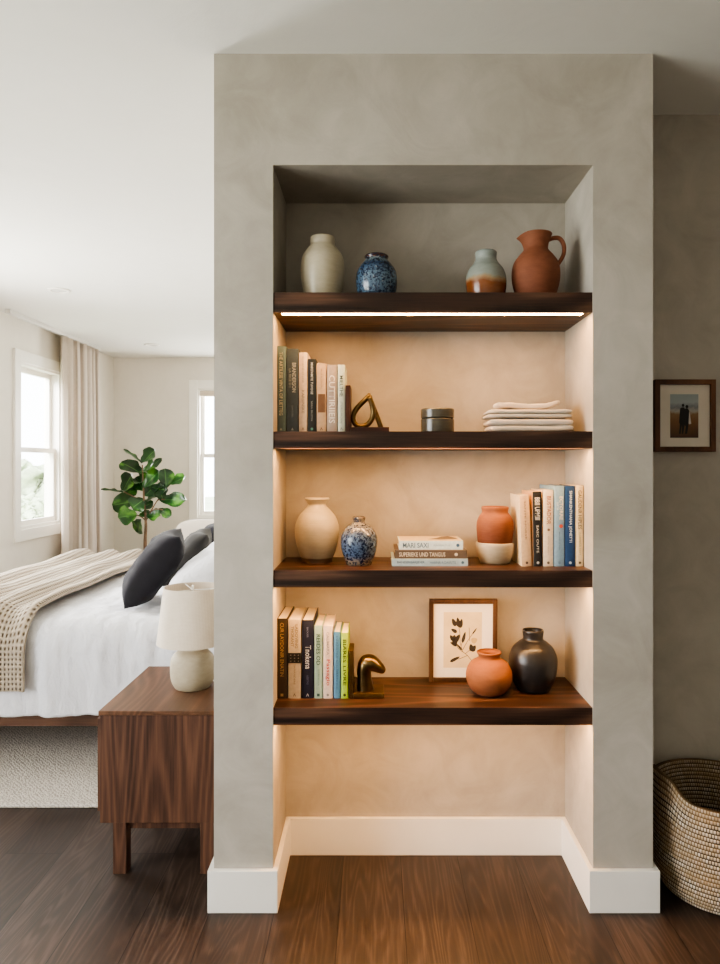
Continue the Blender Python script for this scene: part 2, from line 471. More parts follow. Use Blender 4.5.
def baseboard(name, inner, outer, h=.124):
    b = BM()
    for i in range(len(inner) - 1):
        q = [inner[i], inner[i+1], outer[i+1], outer[i]]
        lo = [b.verts.new((p[0], p[1], 0.0)) for p in q]; hi = [b.verts.new((p[0], p[1], h)) for p in q]
        b.faces.new(lo[::-1]); b.faces.new(hi)
        for k in range(4): b.faces.new((lo[k], lo[(k+1) % 4], hi[(k+1) % 4], hi[k]))
    bmesh.ops.remove_doubles(b, verts=b.verts[:], dist=1e-5)
    dup = [f for f in b.faces if all(len(e.link_faces) > 2 for e in f.edges if abs(e.verts[0].co.z - e.verts[1].co.z) > .01) and abs(f.normal.z) < .5 and sum(1 for e in f.edges if len(e.link_faces) > 2) >= 3]
    bmesh.ops.delete(b, geom=list(set(dup)), context='FACES')
    return struct(name, b, M['trim'], bevel=.002)
t = .0155
inner = [(XL, BKY), (XL, 0), (NL, 0), (NL, NB), (NR, NB), (NR, 0), (XR, 0), (XR, YR)]
outer = [(XL - t, BKY), (XL - t, -t), (NL + t, -t), (NL + t, NB - t), (NR - t, NB - t), (NR - t, -t), (XR + t, -t), (XR + t, YR)]
baseboard('baseboard_center', inner, outer)
baseboard('baseboard_right', [(XR + t, YR), (WR, YR)], [(XR + t, YR - t), (WR, YR - t)])
baseboard('baseboard_left', [(WL, .0), (WL, YB)], [(WL + t, .0), (WL + t, YB)])
baseboard('baseboard_back', [(WL + t, YB), (0, YB)], [(WL + t, YB - t), (0, YB - t)])

def window(name, plane, a0, a1, z0, z1, axis, blind=False):
    """double-hung window; axis 'y': in the long wall (plane = x, room on +x), axis 'x': in the far wall (plane = y, room on -y)"""
    root = bpy.data.objects.new(name, None); C.objects.link(root); root['kind'] = 'structure'
    root.location = (plane, (a0 + a1) / 2, 0) if axis == 'y' else ((a0 + a1) / 2, plane, 0)
    def B(b, s0, s1, q0, q1, t0, t1):     # q: depth, + into the room
        if axis == 'y': box(b, plane + q0, plane + q1, s0, s1, t0, t1)
        else: box(b, s0, s1, plane - q1, plane - q0, t0, t1)
    tw = .095
    b = BM()
    B(b, a0 - tw, a0, 0, .02, z0 - tw, z1 + tw); B(b, a1, a1 + tw, 0, .02, z0 - tw, z1 + tw)
    B(b, a0, a1, 0, .02, z1, z1 + tw); B(b, a0, a1, 0, .02, z0 - tw, z0)
    obj('window_casing', b, M['trim'], root, bevel=.002)
    b = BM()
    B(b, a0, a0 + .02, -.14, 0, z0, z1); B(b, a1 - .02, a1, -.14, 0, z0, z1); B(b, a0 + .02, a1 - .02, -.14, 0, z1 - .02, z1); B(b, a0 + .02, a1 - .02, -.14, .0, z0, z0 + .025)
    obj('window_jamb', b, M['trim'], root)
    zm = z0 + (z1 - z0) * .48
    for (t0, t1, q) in ((zm - .02, z1 - .02, -.11), (z0 + .025, zm + .02, -.07)):
        b = BM(); s = .042; l, r = a0 + .02, a1 - .02
        B(b, l, l + s, q, q + .035, t0, t1); B(b, r - s, r, q, q + .035, t0, t1)
        B(b, l + s, r - s, q, q + .035, t1 - s, t1); B(b, l + s, r - s, q, q + .035, t0, t0 + s)
        so = obj('window_sash', b, M['trim'], root)
        b = BM(); B(b, l + s, r - s, q + .015, q + .019, t0 + s, t1 - s)
        obj('window_pane', b, M['glass'], so)
    if blind:
        b = BM(); B(b, a0 + .022, a1 - .022, -.06, -.005, z1 - .085, z1 - .021)
        obj('roller_blind', b, M['shade'], root, bevel=.01)
    return root
window('window_1', WL, *W1, 'y')
window('window_2', YB, *W2, 'x', True)
window('window_added_3', WL, *W3, 'y')  # out of view, added as a light opening
window('window_added_4', WL, *W4, 'y')  # also out of view, added for light on the bed

# ------------------------------------------------------------------ niche shelves
SH = []
specs = [(1.819, .059, 'top floating walnut shelf, bright light strip below, carrying four ceramic vessels'),
         (1.409, .050, 'second floating walnut shelf from the top, holding books, lidded jar and folded linen'),
         (.999, .050, 'third floating walnut shelf from the top, holding two vases and a flat book stack'),
         (.594, .051, 'lowest floating walnut shelf, holding framed flower print and horse head bookend')]
for z, th, lab in specs:
    r = thing('floating_shelf', ((NL + NR) / 2, .0, z - th), lab, 'shelf', 'floating shelves in the niche')
    b = BM(); y0 = .004
    xa, xb, L0, L1 = NL + .0005, NR - .0005, NL + .022, NR - .022
    g0, g1, gd = y0 + .013, y0 + .041, .0016
    box(b, xa, xb, y0, NB - .0005, z - th + gd, z); box(b, xa, xb, y0, g0, z - th, z - th + gd); box(b, xa, xb, g1, NB - .0005, z - th, z - th + gd)
    box(b, xa, L0, g0, g1, z - th, z - th + gd); box(b, L1, xb, g0, g1, z - th, z - th + gd)
    obj('board', b, M['shelf'], r)
    obj('led_strip', bx(L0, L1, g0, g1, z - th + gd - .0008, z - th + gd - .0001), M['led'], r)
    SH.append(z)
S1, S2, S3, S4 = SH
for i, o in enumerate([o for o in bpy.data.objects if o.name.startswith('floating_shelf')]): pass

# ------------------------------------------------------------------ vessels (profile in picture units at the vessel's own distance)
def vessel(name, label, cat, cx_px, d, zs, prof, mat, wall=.006, group=None, inner_depth=.6, lean=0, parts=None):
    cx = X(cx_px, d); cy = d - CD
    yt, yb = prof[0][1], prof[-1][1]
    k = d / F; rr0 = prof[0][0] * k
    zt = Z(yt, d - rr0 if yt < VY - 60 else d + (rr0 * .4 if yt < 560 else 0)); 
    zz = lambda y: zs + (yb - y) / (yb - yt) * (zt - zs)
    pts = [(hw * k, zz(y)) for hw, y in prof]
    outer = spline(pts, 7)
    outer = [(max(.003, r), z) for r, z in outer]
    r0, z0 = outer[0]
    innr = [(r0 - wall * .35, z0 + wall * .3), (r0 - wall, z0 - wall * .1)] + [(max(.004, r - wall), z) for r, z in outer[2:] if z > zt - (zt - zs) * inner_depth]
    last = innr[-1]
    path = [(0, last[1])] + innr[::-1] + outer
    rb, zb = path[-1]
    path += [(rb - .003, zs + .0003), (0, zs + .0003)]
    b = BM(); lathe(b, path, cx, cy)
    o = obj(name, b, mat, None, smooth=True, origin=(cx, cy, zs))
    return tag(o, label, cat, group)

def zmat(name, stops, h, **kw): return glaze(name, stops, zr=(0, h), **kw)
BLUE = [('#141f38', 130, .47, .56), ('#9aa3a6', 105, .62, .74)]
vessel('vase', 'cream stoneware vase with short straight neck on the top shelf', 'vase', 322.7, 2.17, S1,
       [(12, 234), (12.4, 238), (12.2, 242), (15, 246), (20, 254), (21.8, 264), (21.8, 274), (20.5, 285), (18.5, 295), (17.5, 301)],
       zmat('cream_stoneware', [(0, '#a99e86'), (.5, '#b5ab93'), (1, '#bdb39c')], .2, rough=.38, wob=.02), group='vases on the top shelf')
vessel('vase', 'round blue speckled glazed vase with brown rim on the top shelf', 'vase', 376.5, 2.17, S1,
       [(11.3, 252.5), (12, 253.8), (11.4, 257), (15, 262), (19.2, 269), (20.6, 278), (20.3, 287), (18.5, 296), (16, 301)],
       zmat('blue_speckle_glaze', [(0, '#445a70'), (.5, '#5a7184'), (.78, '#2a3d58'), (.9, '#748588'), (.95, '#4a2c20'), (1, '#4a2c20')], .136, rough=.15, wob=.012, speck=BLUE), group='vases on the top shelf')
vessel('vase', 'pale grey glazed vase with a bare rust-brown lower band on the top shelf', 'vase', 486, 2.17, S1,
       [(10.2, 249), (10.8, 250.5), (10.6, 257), (13, 262), (17, 267.5), (19.6, 275), (20.2, 283), (19.5, 292), (18, 301)],
       zmat('dipped_grey_glaze', [(0, '#6e3f22'), (.30, '#7c4826'), (.36, '#9a7f60'), (.42, '#8b9087'), (1, '#848c88')], .16, rough=.2, wob=.05), group='vases on the top shelf')
# jug
d = 2.17; jx = 535.8
k = d / F; cx, cy = X(jx, d), d - CD
jr = thing('jug', (cx, cy, S1), 'terracotta jug with spout and loop handle on the top shelf', 'jug')
prof = [(16, 230), (13.6, 236), (12.2, 242), (12.4, 247), (17, 253), (22, 261), (23.8, 271), (23.2, 282), (20.5, 293), (18.5, 301)]
zt = Z(230, d - 14 * k); pts = [(hw * k, S1 + (301 - y) / 71 * (zt - S1)) for hw, y in prof]
outer = spline(pts, 7)
innr = [(outer[0][0] - .003, outer[0][1] + .001), (outer[0][0] - .006, outer[0][1] - .001)] + [(r - .006, z) for r, z in outer[2:] if z > zt - .12]
b = BM(); lathe(b, [(0, innr[-1][1])] + innr[::-1] + outer + [(outer[-1][0] - .003, S1 + .0003), (0, S1 + .0003)], cx, cy, 64)
for v in b.verts:    # pull the rim out into a spout
    hgt = (v.co.z - (zt - .05)) / .05
    if hgt > 0:
        dx, dy = v.co.x - cx, v.co.y - cy; a = math.atan2(dy, -dx)
        wgt = math.exp(-(a / .55) ** 2) * hgt ** 1.6
        if math.hypot(dx, dy) > .012: v.co.x -= .010 * wgt; v.co.z -= .012 * wgt * hgt
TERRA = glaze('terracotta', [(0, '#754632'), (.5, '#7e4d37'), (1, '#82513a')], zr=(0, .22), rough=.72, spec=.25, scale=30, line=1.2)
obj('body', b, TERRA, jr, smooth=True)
hp = [(548.5, 240), (553, 238.2), (559, 238.3), (563, 243), (564.2, 250), (562.5, 257), (557.5, 265)]
hp = [(X(p, d), cy, Z(q, d)) for p, q in hp]
b = BM(); sweep(b, spline(hp, 6), .0062, 14, 1.5); obj('handle', b, TERRA, jr, smooth=True)

# second shelf: lidded jar
d = 2.17; k = d / F; cx, cy = X(437.5, d), d - CD; zt = Z(409, d); R = 16.6 * k
JAR = glaze('olive_grey_glaze', [(0, '#3f3d35'), (1, '#48453c')], zr=(0, .07), rough=.22, scale=50, wob=.1)
r = thing('lidded_jar', (cx, cy, S2), 'small dark grey glazed lidded jar on the second shelf', 'jar')
zs = S2 + (zt - S2) * .60
b = BM(); lathe(b, [(0, S2 + .0003), (R * .93, S2 + .0003), (R, S2 + .004), (R, zs - .003), (R * .955, zs - .0005), (0, zs - .0005)], cx, cy); obj('body', b, JAR, r, smooth=False, bevel=.001)
b = BM(); lathe(b, [(0, zs), (R * .96, zs), (R * 1.0, zs + .003), (R * 1.0, zt - .003), (R * .96, zt), (0, zt)], cx, cy); obj('lid', b, JAR, r, bevel=.001)

# folded linens
d = 2.185; cy = d - CD
def cloth(label, x0, x1, z0, z1, layers, hy, seed, cyo=0, sag=0, rotz=0):
    b = BM(); h = (z1 - z0) / layers
    cxm = (X(x0, d) + X(x1, d)) / 2
    for q in range(layers):
        slab(b, cxm + random.uniform(-.003, .003), cy + cyo, z0 + h * (q + .5), (X(x1, d) - X(x0, d)) / 2 * random.uniform(.975, 1), hy * random.uniform(.97, 1), h * .52, 9, 5, 120, 24, .0035, seed + q * 3.1)
    if sag:
        hw = (X(x1, d) - X(x0, d)) / 2
        for v in b.verts:
            u = (v.co.x - cxm) / hw; v.co.z += sag * (u * u - .35) * (1.0 if u > 0 else .75) + .002 * math.sin(u * 9)
    zmin = min(v.co.z for v in b.verts)
    for v in b.verts: v.co.z += z0 - zmin
    o = obj('folded_linen', b, M['cloth'], None, smooth=True)
    return tag(o, label, 'linen', 'folded linens on the second shelf')
z0 = S2 + .0004; za = Z(420.8, d); zb = Z(411.6, d)
cloth('cream linen folded thick, lowest of the pile of folded linens', 486, 570, z0, za, 2, .075, 1)
cloth('cream linen folded thick, middle of the pile of folded linens', 485, 568.5, za + .0035, zb, 2, .073, 20)
cloth('small limp linen napkin curving up at both ends, topmost of the pile of linens', 495, 557, zb + .0022, zb + .019, 1, .056, 41, 0, .015)

# third shelf vessels
vessel('vase', 'large cream ribbed vase with flared rim and dark foot on the third shelf', 'vase', 317, 2.255, S3,
       [(12.2, 498), (12, 499.5), (9.4, 503), (9.2, 505.5), (13, 510), (18.5, 517), (21.6, 526), (22, 534), (20.8, 544), (18, 554), (15.8, 560), (15.6, 563.6)],
       zmat('cream_ribbed_stoneware', [(0, '#54402e'), (.065, '#54402e'), (.085, '#a89d84'), (.5, '#b5aa92'), (1, '#c0b59e')], .21, rough=.4, wob=.006, line=2.2), group='vases on the third shelf')
vessel('vase', 'blue speckled bottle vase with narrow neck on the third shelf', 'vase', 359, 2.195, S3,
       [(6.2, 517), (6.4, 518.2), (5.9, 520), (6.2, 522.5), (12, 526.5), (17, 534), (18.4, 541), (17.4, 551), (14.5, 560), (12.4, 566)],
       zmat('blue_speckle_bottle_glaze', [(0, '#7d6a52'), (.08, '#8a7a66'), (.2, '#4d5f78'), (.6, '#5a6c84'), (.8, '#8b867e'), (.9, '#776d60'), (1, '#6c5c4a')], .155, rough=.2, wob=.02, speck=BLUE), group='vases on the third shelf')
d = 2.225; k = d / F; cx, cy = X(495, d), d - CD
yb_, yr_ = 564.8, 543.5
zr_ = S3 + (yb_ - yr_) * k * .96
b = BM(); lathe(b, [(0, S3 + .006), (.042, S3 + .006), (.05, S3 + .02), (17.6 * k, zr_ - .006), (17.8 * k, zr_), (18.6 * k, zr_ + .002), (19.1 * k, zr_ - .001), (19 * k, zr_ - .01), (18 * k, S3 + .03), (15.4 * k, S3 + .008), (14.4 * k, S3 + .0004), (0, S3 + .0004)], cx, cy)
o = obj('bowl', b, zmat('cream_bowl_glaze', [(0, '#9a8b72'), (1, '#b0a28a')], .06, rough=.5), None, smooth=True, origin=(cx, cy, S3))
tag(o, 'cream stoneware bowl holding a terracotta pot on the third shelf', 'bowl')
zt = Z(506.7, d); zb0 = S3 + .0075
prof = [(13.2, zt), (13.6, zt - .004), (13.2, zt - .018), (16.2, zt - .032), (18.0, zt - .048), (18.4, zt - .07), (17.6, zt - .1), (16.9, zr_ + .0), (15.8, zr_ - .02), (13.0, zb0 + .02), (11.5, zb0)]
out = spline([(a * k, z) for a, z in prof], 6)
b = BM(); lathe(b, [(0, zt - .08)] + [(13 * k - .006, zt - .08), (13.2 * k - .007, zt - .02), (13.2 * k - .006, zt - .001), (13.2 * k - .002, zt + .001)] + out + [(0, zb0)], cx, cy)
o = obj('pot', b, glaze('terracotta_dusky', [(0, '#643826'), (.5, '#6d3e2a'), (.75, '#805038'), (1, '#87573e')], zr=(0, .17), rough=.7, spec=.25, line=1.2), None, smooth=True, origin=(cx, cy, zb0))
tag(o, 'terracotta pot standing in a cream bowl beside the upright books', 'pot')

# fourth shelf vessels
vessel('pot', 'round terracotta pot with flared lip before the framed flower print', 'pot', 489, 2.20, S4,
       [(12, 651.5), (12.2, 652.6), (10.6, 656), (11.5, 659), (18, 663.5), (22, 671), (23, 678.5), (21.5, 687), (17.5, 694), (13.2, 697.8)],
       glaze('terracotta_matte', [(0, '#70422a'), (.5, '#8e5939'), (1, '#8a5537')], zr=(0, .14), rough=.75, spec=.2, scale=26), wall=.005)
vessel('vase', 'dark gunmetal glazed vase with short neck on the lowest shelf', 'vase', 533, 2.235, S4,
       [(10.4, 630), (10.6, 631.5), (10, 635), (10.2, 639.5), (14.5, 643), (20, 649), (23.4, 658), (23.8, 667), (22.3, 679), (18.5, 688), (15, 693.8)],
       zmat('gunmetal_glaze', [(0, '#1d1c1d'), (1, '#262525')], .2, rough=.33, wob=.05), wall=.006)

# ------------------------------------------------------------------ books
BOOKM = {}
def bmat(col, rough=.55):
    if (col, rough) not in BOOKM:
        BOOKM[(col, rough)] = plain('book_cloth_' + col[1:], col, rough, var=.1, scale=90, bump=.1)
    return BOOKM[(col, rough)]
def logo(cx, cz, y, s, kind):
    b = BM()
    if kind == 'tri': poly(b, [(cx - s, cz - s), (cx + s, cz - s), (cx, cz + s)], y)
    elif kind == 'dot': poly(b, [(cx + s * math.cos(a * PI / 8), cz + s * math.sin(a * PI / 8)) for a in range(16)], y)
    elif kind == 'A':
        poly(b, [(cx - s, cz - s), (cx - s * .5, cz - s), (cx + .1 * s, cz + s), (cx - .2 * s, cz + s)], y)
        poly(b, [(cx + s * .5, cz - s), (cx + s, cz - s), (cx + .25 * s, cz + s), (cx - .05 * s, cz + s)], y)
    else: poly(b, [(cx - s, cz - s), (cx + s, cz - s), (cx + s, cz + s), (cx - s, cz + s)], y)
    return b

def book(label, x0, x1, top, zs, d, depth, cover, spine=None, titles=(), lg=None, patch=None, band=None, group=None, lean=0, hard=True, dots=(), rnd=True):
    """upright book, spine to the front. x0,x1,top in picture units at the spine. titles: (text, colour, from, to, height share, sideways offset)"""
    g = .0004
    a, c = X(x0, d) + g, X(x1, d) - g; w = c - a; y = d - CD; zt = Z(top, d); h = zt - zs
    cx = (a + c) / 2
    r = thing('book', (cx, y, zs), label, 'book', group)
    tb = min(.0022, w * .12); ov = .0025 if hard else .0006
    b = BM(); y1 = y + depth
    # cover: two boards and a gently rounded spine, one mesh
    n = 6; prof = []
    bulge = .0025 if rnd else 0
    outer = [(a, y1)] + [(a + w * i / n, y + .0035 * 0 + bulge - bulge * math.sin(PI * i / n) ** .7) for i in range(n + 1)] + [(c, y1)]
    inn = [(a + tb, y1)] + [(a + tb + (w - 2 * tb) * i / n, y + bulge + tb) for i in range(n + 1)] + [(c - tb, y1)]
    ring = []
    for zz in (zs + .0003, zt): ring.append(([b.verts.new((p[0], p[1], zz)) for p in outer], [b.verts.new((p[0], p[1], zz)) for p in inn]))
    (ol, il), (oh, ih) = ring; m = len(outer)
    for i in range(m - 1):
        b.faces.new((ol[i], ol[i+1], oh[i+1], oh[i])); b.faces.new((il[i], ih[i], ih[i+1], il[i+1]))
        b.faces.new((oh[i], oh[i+1], ih[i+1], ih[i])); b.faces.new((ol[i], il[i], il[i+1], ol[i+1]))
    for i in (0, m - 1): b.faces.new((ol[i], oh[i], ih[i], il[i]))
    obj('cover', b, bmat(cover), r)
    b = bx(a + tb, c - tb, y + bulge + tb + .0005, y1 - ov * 1.2, zs + ov + .0004, zt - ov)
    obj('pages', b, M['paper'], r)
    yf = y - .0004
    # spine sheet in a colour of its own
    if spine and spine != cover:
        b = BM(); nn = 6
        for i in range(nn):
            q = []
            for (ii, zz) in ((i, zs + .0006), (i + 1, zs + .0006), (i + 1, zt - .0004), (i, zt - .0004)):
                q.append(b.verts.new((a + w * ii / nn, y + bulge - bulge * math.sin(PI * ii / nn) ** .7 - .0003, zz)))
            b.faces.new(q)
        obj('spine', b, bmat(spine), r)['label'] = 'spine in its own colour'
    if band:
        t0, t1, colr = band
        b = BM(); box(b, a - .0001, c + .0001, yf - .0002, yf + .0008 + bulge * .5, Z(t1, d), Z(t0, d)); obj('spine_band', b, bmat(colr), r)
        if colr == '#17140f':
            b = BM()
            for q in range(9):
                s = .0022; px = a + w * (.2 + .3 * (q % 3)); pz = Z(t0, d) + (Z(t1, d) - Z(t0, d)) * (.2 + .3 * (q // 3))
                poly(b, [(px - s, pz - s * .6), (px + s, pz - s), (px + s * .6, pz + s)], yf - .0005)
            obj('band_ornament', b, bmat('#8d8272'), r)
    if patch:
        t0, t1, colr = patch
        b = BM(); poly(b, [(a + w * .14, Z(t1, d)), (c - w * .1, Z(t1, d)), (c - w * .1, Z(t0, d)), (a + w * .14, Z(t0, d))], yf - .0004); obj('spine_patch', b, bmat(colr), r)
    for (s, colr, f0, f1, hs, ox) in titles:
        z0, z1 = zt - h * f0, zt - h * f1
        b = text_bm(s, cx + ox * w, (z0 + z1) / 2, yf - .0007, z0 - z1, w * hs)
        obj('title', b, bmat(colr, .5), r)
    for (px, py, rad, colr) in dots:
        obj('spine_emblem', logo(X(px, d), Z(py, d), yf - .0007, rad, 'dot'), bmat(colr), r)
    if lg:
        kind, colr = lg
        obj('publisher_mark', logo(cx, zs + .0115, yf - .0007, min(.0042, w * .2), kind), bmat(colr), r)
    if lean:
        r.rotation_euler = (0, lean, 0)
    return r

D = 2.145
G2, G3, G4 = 'upright books on the second shelf', 'upright books on the third shelf', 'upright books on the lowest shelf'
book('tall sage-grey cloth book, first in the row against the niche side on the second shelf', 275.9, 286.2, 346, S2, D, .165, '#4e6264', None,
     [('THE ARTILESE VINTA OF LIETTEG', '#b9b9a4', .07, .80, .34, 0)], ('tri', '#9aa294'), group=G2)
book('slate blue-grey book with a two-line title, beside the sage book on the second shelf', 286.6, 298.3, 348.5, S2, D, .17, '#384650', None,
     [('BRANDERSON', '#aab0ae', .17, .52, .34, .14), ('LA RICE D I', '#878f8e', .24, .46, .2, -.2), ('DANTOREL', '#6f787b', .68, .82, .14, 0)], ('tri', '#8f9796'), band=None, group=G2)
book('pinkish-cream book with faint grey lettering on the second shelf', 298.8, 307.3, 352.5, S2, D, .16, '#d9c8b6', None,
     [('SCHANDERLESE', '#a3948a', .05, .38, .22, 0), ('KARSINSKE', '#8a7f78', .47, .76, .34, 0)], ('A', '#6e6258'), group=G2)
book('narrow black-teal book with small white lettering on the second shelf', 307.8, 316.0, 359, S2, D, .15, '#1d262b', None,
     [('MARSFAMITE TUVOGE', '#c9cec9', .05, .48, .3, 0), ('SARA BILSON', '#8e9694', .57, .84, .2, 0)], ('dot', '#5f9a8a'), group=G2)
book('tan book with a brown picture patch on its spine on the second shelf', 316.5, 326.3, 363.3, S2, D, .16, '#c4a888', None,
     [('MORALESKEN', '#9b8064', .08, .36, .16, 0)], ('A', '#5a4634'), patch=(394, 412.5, '#6f5238'), group=G2)
book('taupe book with large pale capitals down its spine on the second shelf', 326.9, 337.1, 365, S2, D, .16, '#a5968a', None,
     [('CUTTIRIIEIS', '#e2dbd0', .15, .86, .6, 0)], None, group=G2)
book('pale mint book with a dark title, last of the row beside the brass loop bookend', 337.7, 345.0, 364.7, S2, D, .155, '#c3cdbf', None,
     [('MIELTHE', '#3f4f4c', .16, .47, .5, 0), ('STORGARDEN', '#7d8a80', .54, .86, .28, 0)], ('A', '#5d6b62'), group=G2)

book('cream softcover book leaning outermost in the row beside the terracotta pot', 522.0, 532.0, 495, S3, D, .15, '#dcc7a5', '#c9a985',
     [('SANTE NORSE', '#7a5c44', .08, .62, .16, 0)], ('dot', '#5a4030'), group=G3, lean=-.035)
book('black-spined book with cream boards and pale capitals on the third shelf', 533.4, 542.6, 491.5, S3, D, .16, '#d0a77c', '#1b1917',
     [('BBII UPMIII', '#d8d0c2', .08, .38, .56, 0), ('SASC OUTE', '#c9c0b0', .45, .82, .26, 0)], ('dot', '#cfc8bc'), group=G3, lean=-.012)
book('cream book with red-brown lettering and a small brown dot on the third shelf', 543.2, 553.4, 490, S3, D, .165, '#ddcbb0', None,
     [('BUSTADOR', '#a0694c', .08, .45, .42, .05), ('ANTON ABERSET', '#a8977f', .6, .85, .13, 0)], ('dot', '#6a5a4a'), dots=((548.6, 529.8, .0042, '#7c5f4c'),), group=G3)
book('light blue book with cream title and red dot on the third shelf', 554.0, 564.6, 486, S3, D, .19, '#7d9aac', None,
     [('ECTORRE', '#e6dcc4', .13, .42, .32, .18), ('LIATA', '#c9d2d2', .2, .3, .2, -.15), ('MANDSTER', '#5d7688', .57, .8, .12, 0)], ('dot', '#6c8596'), dots=((561, 526.2, .0058, '#b8432c'),), group=G3)
book('navy blue book with white lettering on the third shelf', 565.2, 575.4, 486, S3, D, .175, '#143a63', None,
     [('SHANKENTHANA JONETTI', '#d7dfe4', .06, .7, .34, 0)], ('dot', '#c2ccd4'), group=G3)
book('beige book with dark brown capitals, against the niche side on the third shelf', 576.0, 583.6, 485.5, S3, D, .17, '#d2bf98', None,
     [('GAUDENR HIPLES', '#5c4a30', .06, .54, .5, 0), ('CARMINE FEST', '#8f8b58', .58, .86, .2, 0)], ('dot', '#5c4a30'), group=G3)

book('dark brown book with gold lettering, first against the niche side on the lowest shelf', 276.8, 287.2, 618.7, S4, D, .19, '#352a1f', None,
     [('CUR LAYDONIR ENATIN', '#9c8253', .05, .72, .36, 0)], ('box', '#a98c58'), group=G4)
book('thick beige book with a black band across its spine on the lowest shelf', 288.0, 301.0, 619.8, S4, D, .195, '#bfb099', None,
     [('LADOVING', '#7b6c58', .06, .36, .22, .16), ('THORANT', '#7b6c58', .08, .34, .22, -.16), ('TRIVANDERE', '#8c7d68', .56, .82, .13, 0)], ('A', '#5b4f40'), band=(653, 663, '#17140f'), group=G4)
book('navy-black book with large white script title on the lowest shelf', 301.8, 313.4, 620.2, S4, D, .195, '#1d2036', None,
     [('Tnokena', '#d8d8dc', .32, .62, .5, .05), ('BACKSER', '#7d8096', .09, .22, .16, 0), ('ALBERTINO', '#5d607a', .7, .82, .2, 0)], ('A', '#cfcfd6'), group=G4)
book('mint green book with bold dark capitals on the lowest shelf', 314.2, 322.5, 625.6, S4, D, .17, '#9db8aa', None,
     [('REIIDES OD', '#2c4a40', .12, .54, .5, 0), ('CORNELIUS', '#5f7f74', .6, .82, .16, 0)], ('box', '#3c5a50'), group=G4)
book('pale pink book with red script and grey capitals on the lowest shelf', 323.1, 332.6, 626, S4, D, .17, '#dfcdc0', None,
     [('CALIMARA', '#8d8682', .08, .4, .26, 0), ('Passagio', '#b8403a', .46, .82, .5, 0)], ('dot', '#8d8682'), group=G4)
book('narrow blue book with faint lettering on the lowest shelf', 333.6, 340.4, 632, S4, D, .15, '#5484a6', None,
     [('EVANDRE SOLIMAN DE', '#3c6484', .06, .86, .3, 0)], None, group=G4)
book('lime green book with black capitals, last of the row on the lowest shelf', 341.0, 348.2, 633, S4, D, .15, '#a2c044', None,
     [('BIARES', '#2c3a14', .1, .45, .5, 0), ('LIVRE', '#2c3a14', .5, .8, .4, 0)], ('dot', '#2c3a14'), group=G4)

# flat stack on the third shelf
def flat_book(label, x0, x1, z0, z1, d, depth, col, titles, pic=False, lg=None):
    a, c = X(x0, d), X(x1, d); y = d - CD; h = z1 - z0
    r = thing('book', ((a + c) / 2, y, z0), label, 'book', 'books lying flat on the third shelf')
    tb = .0022; b = BM(); y1 = y + depth
    box(b, a, c, y, y1, z0, z0 + tb); box(b, a, c, y, y1, z1 - tb, z1); box(b, a, c, y, y + tb, z0 + tb, z1 - tb)
    obj('cover', b, bmat(col), r)
    obj('pages', bx(a + .003, c - .003, y + tb + .0003, y1 - .003, z0 + tb, z1 - tb), M['paper'], r)
    for (s, colr, f0, f1, hs) in titles:
        xa, xb = a + (c - a) * f0, a + (c - a) * f1
        obj('title', text_bm(s, (xa + xb) / 2, (z0 + z1) / 2, y - .0006, xb - xa, h * hs, False), bmat(colr, .5), r)
    if lg: obj('publisher_mark', logo(a + (c - a) * lg[0], (z0 + z1) / 2, y - .0006, h * .2, 'dot'), bmat(lg[1]), r)
    if pic:
        b = BM(); zt = z1 + .0004
        f = b.faces.new([b.verts.new((p, q, zt)) for p, q in ((a + .004, y + .004), (c - .004, y + .004), (c - .004, y1 - .004), (a + .004, y1 - .004))])
        obj('cover_print', b, bmat('#dcc9a8'), r)
        b = BM(); w = c - a
        b.faces.new([b.verts.new((a + w * p, y + depth * q, zt + .0004)) for p, q in ((.45, .3), (.62, .55), (.72, .85), (.84, .95), (.93, .6), (.95, .3), (.7, .22))])
        obj('cover_picture', b, bmat('#6b5a48'), r)
    return r
d = 2.165
z0 = S3 + .0003; z1 = Z(558.6, 2.155); z2 = Z(550.2, 2.155); z3 = Z(541.5, 2.155)
flat_book('pale blue-grey book at the bottom of the flat book stack', 391.9, 468, z0, z1 - .0003, 2.15, .175, '#a9bcc2', [('BANDERBARJIDER', '#4d6470', .07, .43, .42), ('HANNA A DAVUTE', '#5f7682', .5, .84, .36)], lg=(.93, '#4d6470'))
flat_book('brown book with pale lettering in the middle of the flat book stack', 394.8, 467, z1, z2 - .0003, 2.155, .165, '#5f4f40', [('SUPERIEKE UND TANGUS', '#d4c6b0', .06, .7, .52)], lg=(.85, '#d4c6b0'))
flat_book('white-blue book with a landscape cover on top of the flat book stack', 399, 463, z2, z3, 2.17, .15, '#cfdcdb', [('MARI SAXI', '#4d6674', .06, .46, .58), ('BERANGAR TULE', '#9aaeb2', .54, .8, .2)], True, (.92, '#3f5f78'))

